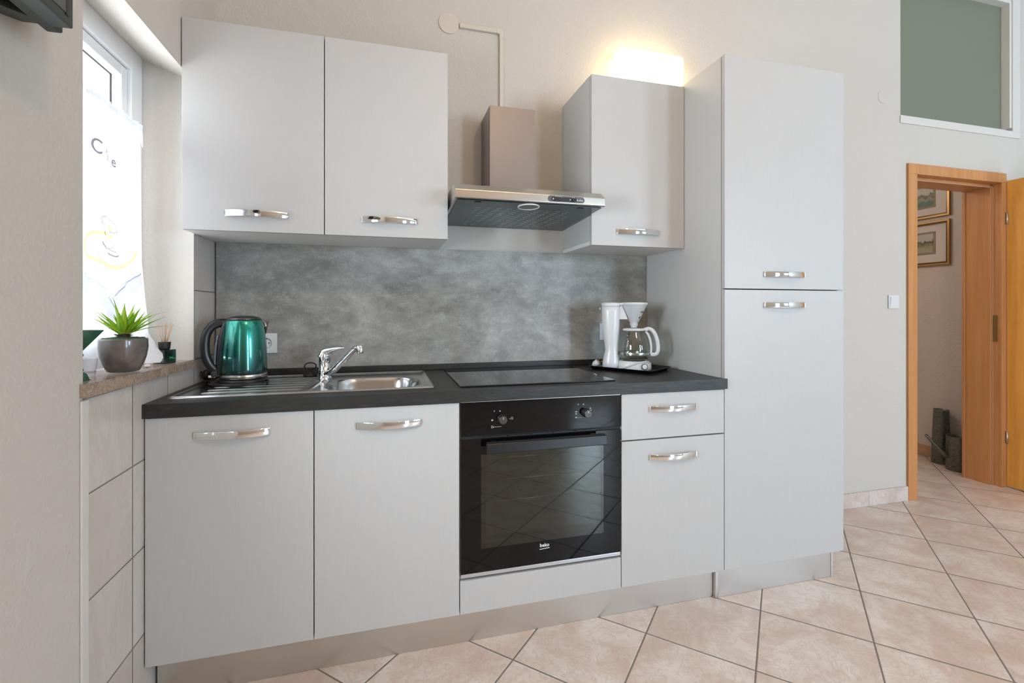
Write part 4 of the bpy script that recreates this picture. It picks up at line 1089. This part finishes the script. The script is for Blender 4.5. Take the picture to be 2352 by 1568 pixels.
for i in range(9): blade(2*PI*i/9+.1, R(40+random.uniform(-7, 7)), random.uniform(.085, .105), .0105, R(random.uniform(0, 25)))
for i in range(8): blade(2*PI*i/8+.5, R(17+random.uniform(-6, 6)), random.uniform(.075, .10), .0105, R(random.uniform(0, 22)))
for i in range(9): blade(2*PI*i/9+.7, R(52+random.uniform(-25, 14)), random.uniform(.115, .15), .0035, R(random.uniform(10, 50)))
part('foliage', mb, M['leaf'], t)

# reed diffuser
DX, DY = -.047, -.330; DZ = szz(DY)+.0006
t = thing('reed_diffuser', 'square dark green glass bottle with black cap and wooden reeds on the sill', 'reed diffuser', (DX, DY, DZ), rotz=R(-28))
part('bottle', MB().box(-.024, .024, -.022, .022, 0, .046), M['dark_green_glass'], t, world=False, bevel=.002)
mb = MB(); mb.lathe([(.0145, .0462), (.0160, .050), (.0180, .070), (.0175, .071)], (0, 0, 0), 32); part('cap', mb, M['black_matt'], t, world=False)
for i, (dx, dy) in enumerate(((-.034, .0), (-.008, .010), (-.002, -.010), (.005, .004), (.026, .008), (.032, -.004))):
    mb = MB(); mb.tube([(dx*.15, dy*.2, .06), (dx, dy, .132+.004*(i % 2))], .0014, 6); part('reed', mb, M['reed'], t, world=False)
w = MB()
for dx, dz, a in ((0, 0, .5), (0, 0, -.5), (.007, -.002, -.2)):
    w.obox((.0244, .003+dx, .019+dz), (0, math.cos(a), math.sin(a)), (1, 0, 0), (0, -math.sin(a), math.cos(a)), .007, .0003, .0009)
part('emblem', w, M['green_print'], t, world=False, label='small bright green emblem')

# green ornament
GX, GY = -.045, -.782; GZ = szz(GY)+.0008
t = thing('metal_candle_holder', 'dark green metal funnel-topped candle holder at the left end of the sill', 'candle holder', (GX, GY, GZ))
mb = MB(); mb.lathe([(.028, 0), (.0285, .0015), (.016, .003), (.014, .010), (.011, .018), (.005, .0225), (.003, .023)], (GX, GY, GZ), 36); part('foot', mb, M['green_metal'], t)
mb = MB(); mb.lathe([(.0015, .022), (.0015, .078)], (GX, GY, GZ), 10); rd = part('rod', mb, M['rust'], t)
for h_, r_ in ((.028, .0052), (.064, .0052)):
    mb = MB(); mb.lathe([(r_*math.sin(PI*i/8)+.0001, h_-r_*math.cos(PI*i/8)) for i in range(9)], (GX, GY, GZ), 16)
    part('bead', mb, M['rust'], rd)
mb = MB(); mb.lathe([(.003, .074), (.043, .1235), (.0425, .1245), (.003, .077)], (GX, GY, GZ), 44, cap=False); part('funnel', mb, M['green_metal'], t)
# small white pot and stone
mb = MB(); WX_, WY_ = -.088, -.684; WZ_ = szz(WY_)+.0008
mb.lathe([(.020, 0), (.021, .001), (.0265, .048), (.0270, .049), (.0245, .049), (.0225, .010)], (WX_, WY_, WZ_), 36)
solo('white_pot', mb, M['white_ceramic'], 'small empty white pot on the sill behind the grey-brown pot', 'pot')
mb = MB(); mb.lathe([(.0085*math.sin(PI*i/10)+.0001, .0055-.0055*math.cos(PI*i/10)) for i in range(11)], (-.037, -.470, szz(-.47)+.0008), 18)
solo('white_pebble', mb, M['white_ceramic'], 'tiny white pebble on the sill right of the grey-brown pot', 'pebble')

# curtain and rod
t = thing('curtain_rod', 'thin white rod carrying the sheer curtain across the window', 'curtain rod', (-.118, -.6, 1.772))
mb = MB(); mb.tube([(-.118, -.8605, 1.758), (-.118, -.350, 1.758)], .004, 12); part('rod', mb, M['pvc'], t)
t = thing('sheer_curtain', 'sheer white half curtain with cup embroidery covering the lower window', 'curtain', (-.11, -.6, 1.76))
EDGE = [(1.775, -.338), (1.72, -.352), (1.60, -.350), (1.33, -.338), (1.25, -.322), (1.18, -.314), (1.12, -.308), (1.06, -.325), (1.03, -.358), (.995, -.400)]
def yedge(z):
    for (za, yA), (zb, yB) in zip(EDGE, EDGE[1:]):
        if z >= zb: k_ = (z-za)/(zb-za); return yA+(yB-yA)*k_
    return EDGE[-1][1]
def cur_x(y, z):
    top = sstep(1.72, 1.79, z)
    f = .0036*math.sin(y*62+.8*math.sin(z*3))+.0014*math.sin(y*137+z*2)
    hem = .004*math.sin(y*210)*top
    flare = .074*(1-sstep(.985, 1.10, z))*sstep(-.50, -.38, y)+.012*(1-sstep(1.0, 1.3, z))*sstep(-.62, -.3, y)
    back = -.012*(1-sstep(1.05, 1.16, z))*(1-sstep(-.56, -.46, y))
    return -.108+f*(1-.35*top)+hem+flare+back
def cur_pt(a, b__, off=0):
    z = .9955+(1.770-.9955)*b__
    y1 = yedge(z); y = -.858+(y1+.858)*a
    return (cur_x(y, z)+off, y, z)
mb = MB(); mb.grid(150, 60, cur_pt); panel = part('fabric_panel', mb, M['curtain'], t)
# rod pocket (double cloth with scalloped lower edge)
def pocket(a, b__):
    y = -.857+(yedge(1.76)+.857)*a
    z = 1.771-(.040+.012*math.sin(y*52)+.02*a)*b__
    return (cur_x(y, z)+.0035, y, z)
mb = MB(); mb.grid(140, 5, pocket); part('rod_pocket', mb, M['hem'], t)
def ribbon(path, half, off=.003, n=10, mb=None, m=None):
    P = smooth_path([(y, z, 0) for y, z in path], n); mb = mb or MB(); vs = []
    for i, p in enumerate(P):
        tn = (P[min(i+1, len(P)-1)]-P[max(i-1, 0)]).normalized(); nx_, nz_ = -tn.y, tn.x
        hw = half if not callable(half) else half(i/(len(P)-1))
        for s_ in (-1, 1): 
            yy_, zz_ = p.x+nx_*hw*s_, p.y+nz_*hw*s_; vs.append((cur_x(yy_, zz_)+off, yy_, zz_))
    mb.add(vs, [(2*i, 2*i+1, 2*i+3, 2*i+2) for i in range(len(P)-1)], True); return mb
b1 = ribbon([(-.70, 1.262), (-.655, 1.240), (-.59, 1.213), (-.535, 1.178), (-.512, 1.13)], .022)
b2 = ribbon([(-.512, 1.196), (-.47, 1.222), (-.42, 1.240), (-.352, 1.268)], .023)
part('ruffle_band', b1, M['hem'], t); part('ruffle_band', b2, M['hem'], t)
ln = MB()
for p_ in ([(-.655, 1.262), (-.59, 1.238), (-.535, 1.205), (-.508, 1.165)], [(-.512, 1.205), (-.46, 1.240), (-.40, 1.266), (-.352, 1.290)]):
    ribbon(p_, .0022, .005, 10, ln)
part('ruffle_seam', ln, cloth('blue_grey_seam', .4, .1, (.62, .66, .82)), t)
w = MB()
ribbon([(-.515, 1.378), (-.56, 1.383), (-.61, 1.378), (-.652, 1.352), (-.645, 1.318), (-.59, 1.303), (-.53, 1.292), (-.49, 1.292), (-.44, 1.305), (-.40, 1.325), (-.385, 1.35)], .0055, .003, 8, w)
part('ochre_swirl', w, M['ochre'], t)
w = MB()
def ell(cy_, cz_, a, b__, rot, th=.0013, n=24, a0=0, a1=2*PI):
    pts = []
    for i in range(n+1):
        q = a0+(a1-a0)*i/n; yy_, zz_ = a*math.cos(q), b__*math.sin(q)
        pts.append((cy_+yy_*math.cos(rot)-zz_*math.sin(rot), cz_+yy_*math.sin(rot)+zz_*math.cos(rot)))
    ribbon(pts, th, .0045, 2, w)
ell(-.537, 1.412, .044, .017, -.25)
ribbon([(-.580, 1.415), (-.562, 1.372), (-.545, 1.350), (-.522, 1.344), (-.503, 1.365), (-.494, 1.400)], .0012, .0045, 6, w)
ell(-.532, 1.345, .046, .016, -.35, .0026, 18, PI*1.02, PI*1.98)
ell(-.532, 1.352, .036, .010, -.35, .0013, 18, PI*1.0, PI*2)
ribbon([(-.535, 1.435), (-.543, 1.452), (-.532, 1.468), (-.538, 1.488)], .0010, .0045, 6, w)
part('cup_drawing', w, M['cup_line'], t)
w = ribbon([(-.548, 1.422), (-.535, 1.410), (-.522, 1.398)], .0065, .0045, 6)
part('coffee_swirl', w, M['ochre'], t)
for ch_, y, z, s_ in (('C', -.597, 1.620, .046), ('f', -.556, 1.614, .028), ('i', -.538, 1.606, .026), ('e', -.509, 1.602, .036)):
    mt = text_mb(ch_, s_*1.25, (0, y, z), (0, 1, 0), (0, 0, 1), .0004, xs=1.15, bold=.0006)
    mt.v = [(cur_x(v[1], v[2])+.0035+v[0], v[1], v[2]) for v in mt.v]
    part('letter', mt, M['letter'], t)

# ------------------------------------------------------------------ television
t = thing('television', 'dark grey wall-mounted screen cut off by the top left corner', 'television', (.02, -1.4, 1.66))
def tvb(x0, x1, y0, y1, z0, z1): return MB().box(x0, x1, y0, y1, z0, z1)
w = MB(); w.prism([(-1.048, 1.76), (-1.048, 1.716), (-1.11, 1.697), (-1.18, 1.676), (-1.95, 1.655), (-1.95, 2.1), (-1.048, 2.1)], 0, .0005, .045); part('rear_housing', w, M['tv_body'], t)
part('rear_spacer', tvb(.045, .062, -1.9, -1.10, 1.71, 2.1), M['tv_body'], t)
part('casing', tvb(.062, .088, -1.95, -1.088, 1.682, 2.12), M['tv_body'], t, bevel=.004)
w = tvb(.089, .122, -1.98, -1.123, 1.676, 2.14); bz = part('front_frame', w, M['tv_body'], t, bevel=.003)
part('screen', tvb(.1222, .1232, -1.96, -1.145, 1.694, 2.12), M['tv_face'], bz)
part('frame_gap', tvb(.1224, .1238, -1.1455, -1.1395, 1.690, 2.12), M['print_dark'], bz)

# ------------------------------------------------------------------ hallway things
def picture(z0, z1, ya_, yb_, pm, iz0, iz1, lab_):
    x = 4.8298; t = thing('framed_picture', lab_, 'picture', (x, (ya_+yb_)/2, z0), group='framed landscape prints in the hallway')
    def fr(y0, y1, zz0, zz1, th, xa, m, nm, par):
        w = MB(); w.box(x-xa, x, y0, y0+th, zz0, zz1); w.box(x-xa, x, y1-th, y1, zz0, zz1); w.box(x-xa, x, y0+th, y1-th, zz0, zz0+th); w.box(x-xa, x, y0+th, y1-th, zz1-th, zz1)
        return part(nm, w, m, par, bevel=.001)
    f_ = fr(ya_, yb_, z0, z1, .014, .020, M['gold'], 'frame', t)
    fr(ya_+.014, yb_-.014, z0+.014, z1-.014, .009, .016, M['frame_dark'], 'inner_frame', f_)
    fr(ya_+.023, yb_-.023, z0+.023, z1-.023, .004, .012, M['gold'], 'gilt_slip', f_)
    part('mat_board', MB().box(x-.006, x, ya_+.027, yb_-.027, z0+.027, z1-.027), M['mat_board'], t)
    part('mat_border', MB().box(x-.0068, x-.006, .535, .80, iz0-.016, iz1+.016), simple('olive_border', (.26, .22, .13), .6), t)
    part('print', MB().box(x-.0076, x-.0068, .552, .783, iz0, iz1), pm, t)
picture(1.513, 1.860, .436, .90, M['pic_b'], 1.618, 1.765, 'gold-framed landscape print seen through the doorway, the lower one')
picture(1.890, 2.235, .436, .90, M['pic_a'], 1.985, 2.135, 'gold-framed harbour print seen through the doorway, the upper one')

t = thing('watering_can', 'galvanised watering can with a long spout on the hallway floor', 'watering can', (4.700, .305, .0005))
cxw, cyw = 4.700, .305
mb = MB(); mb.lathe([(.073, 0), (.075, .002), (.072, .243), (.074, .247), (.070, .247), (.069, .23)], (cxw, cyw, .0005), 44, cap=False)
mb.lathe([(.0, .004), (.072, .004)], (cxw, cyw, .0005), 44, cap=False); part('can_body', mb, M['galv'], t)
mb = MB(); mb.tube([(cxw-.060, cyw+.035, .09), (cxw-.075, cyw+.10, .155), (cxw-.090, cyw+.160, .225)], [.022, .013, .009], 16); part('spout', mb, M['galv'], t)
t = thing('galvanised_container', 'tall galvanised container behind the watering can', 'container', (4.757, .455, .0005))
mb = MB(); mb.lathe([(.058, 0), (.060, .003), (.046, .402), (.048, .407), (.044, .407), (.043, .39)], (4.757, .455, .0005), 44, cap=False); mb.lathe([(0, .004), (.057, .004)], (4.757, .455, .0005), 44, cap=False); part('container_body', mb, M['galv'], t)

# ------------------------------------------------------------------ light
def area(name, loc, rot, sx, sy, power, col):
    l = bpy.data.lights.new(name, 'AREA'); l.shape = 'RECTANGLE'; l.size = sx; l.size_y = sy; l.energy = power; l.color = col
    o = bpy.data.objects.new(name, l); COL.objects.link(o); o.location = loc; o.rotation_euler = rot; return o
for k, (x0, x1, z0, z1, n) in enumerate(WINS):
    area('daylight_rear_window', ((x0+x1)/2, RY-.19, (z0+z1)/2), (R(90), 0, 0), x1-x0, z1-z0, 3.1416*(x1-x0)*(z1-z0)*(20, 32)[k], ((.66, .84, 1), (.58, .79, 1))[k])
area('daylight_side_window', (-.215, (LY0+LY1)/2, (LZ0+LZ1)/2), (0, R(-90), 0), LZ1-LZ0, LY1-LY0, 36, (.80, .91, 1))
area('daylight_left_window', (-.75, -.54, 1.55), (0, R(-90), 0), 1.2, 1.0, 34, (.88, .94, 1))
l = bpy.data.lights.new('pendant_bulb', 'POINT'); l.energy = 44; l.color = (1, .64, .36); l.shadow_soft_size = .12
o = bpy.data.objects.new('pendant_bulb', l); COL.objects.link(o); o.location = (1.6, -2.9, 3.05)
l = bpy.data.lights.new('hall_bulb', 'POINT'); l.energy = 17; l.color = (1, .86, .74); l.shadow_soft_size = .15
o = bpy.data.objects.new('hall_bulb', l); COL.objects.link(o); o.location = (3.6, 1.3, 2.4)

wd = bpy.data.worlds.new('world'); sc.world = wd; wd.use_nodes = True
wd.node_tree.nodes['Background'].inputs[0].default_value = (.93, .97, 1, 1)
wd.node_tree.nodes['Background'].inputs[1].default_value = 1.7

# ------------------------------------------------------------------ camera
cam = bpy.data.cameras.new('camera'); co = bpy.data.objects.new('camera', cam); COL.objects.link(co)
co.location = (.6736, -2.1592, 1.1647); co.rotation_euler = (R(90), 0, R(-14.974))
cam.sensor_width = 36; cam.lens = 1079.69/2352*36; cam.shift_y = -(784-711.47)/2352; cam.clip_start = .02
sc.camera = co
sc.view_settings.view_transform = 'Standard'; sc.view_settings.look = 'None'; sc.view_settings.gamma = 1; sc.view_settings.exposure = 0.1
sc.view_settings.use_curve_mapping = False
sc.cycles.use_denoising = True
sc.cycles.max_bounces = 10; sc.cycles.transparent_max_bounces = 12
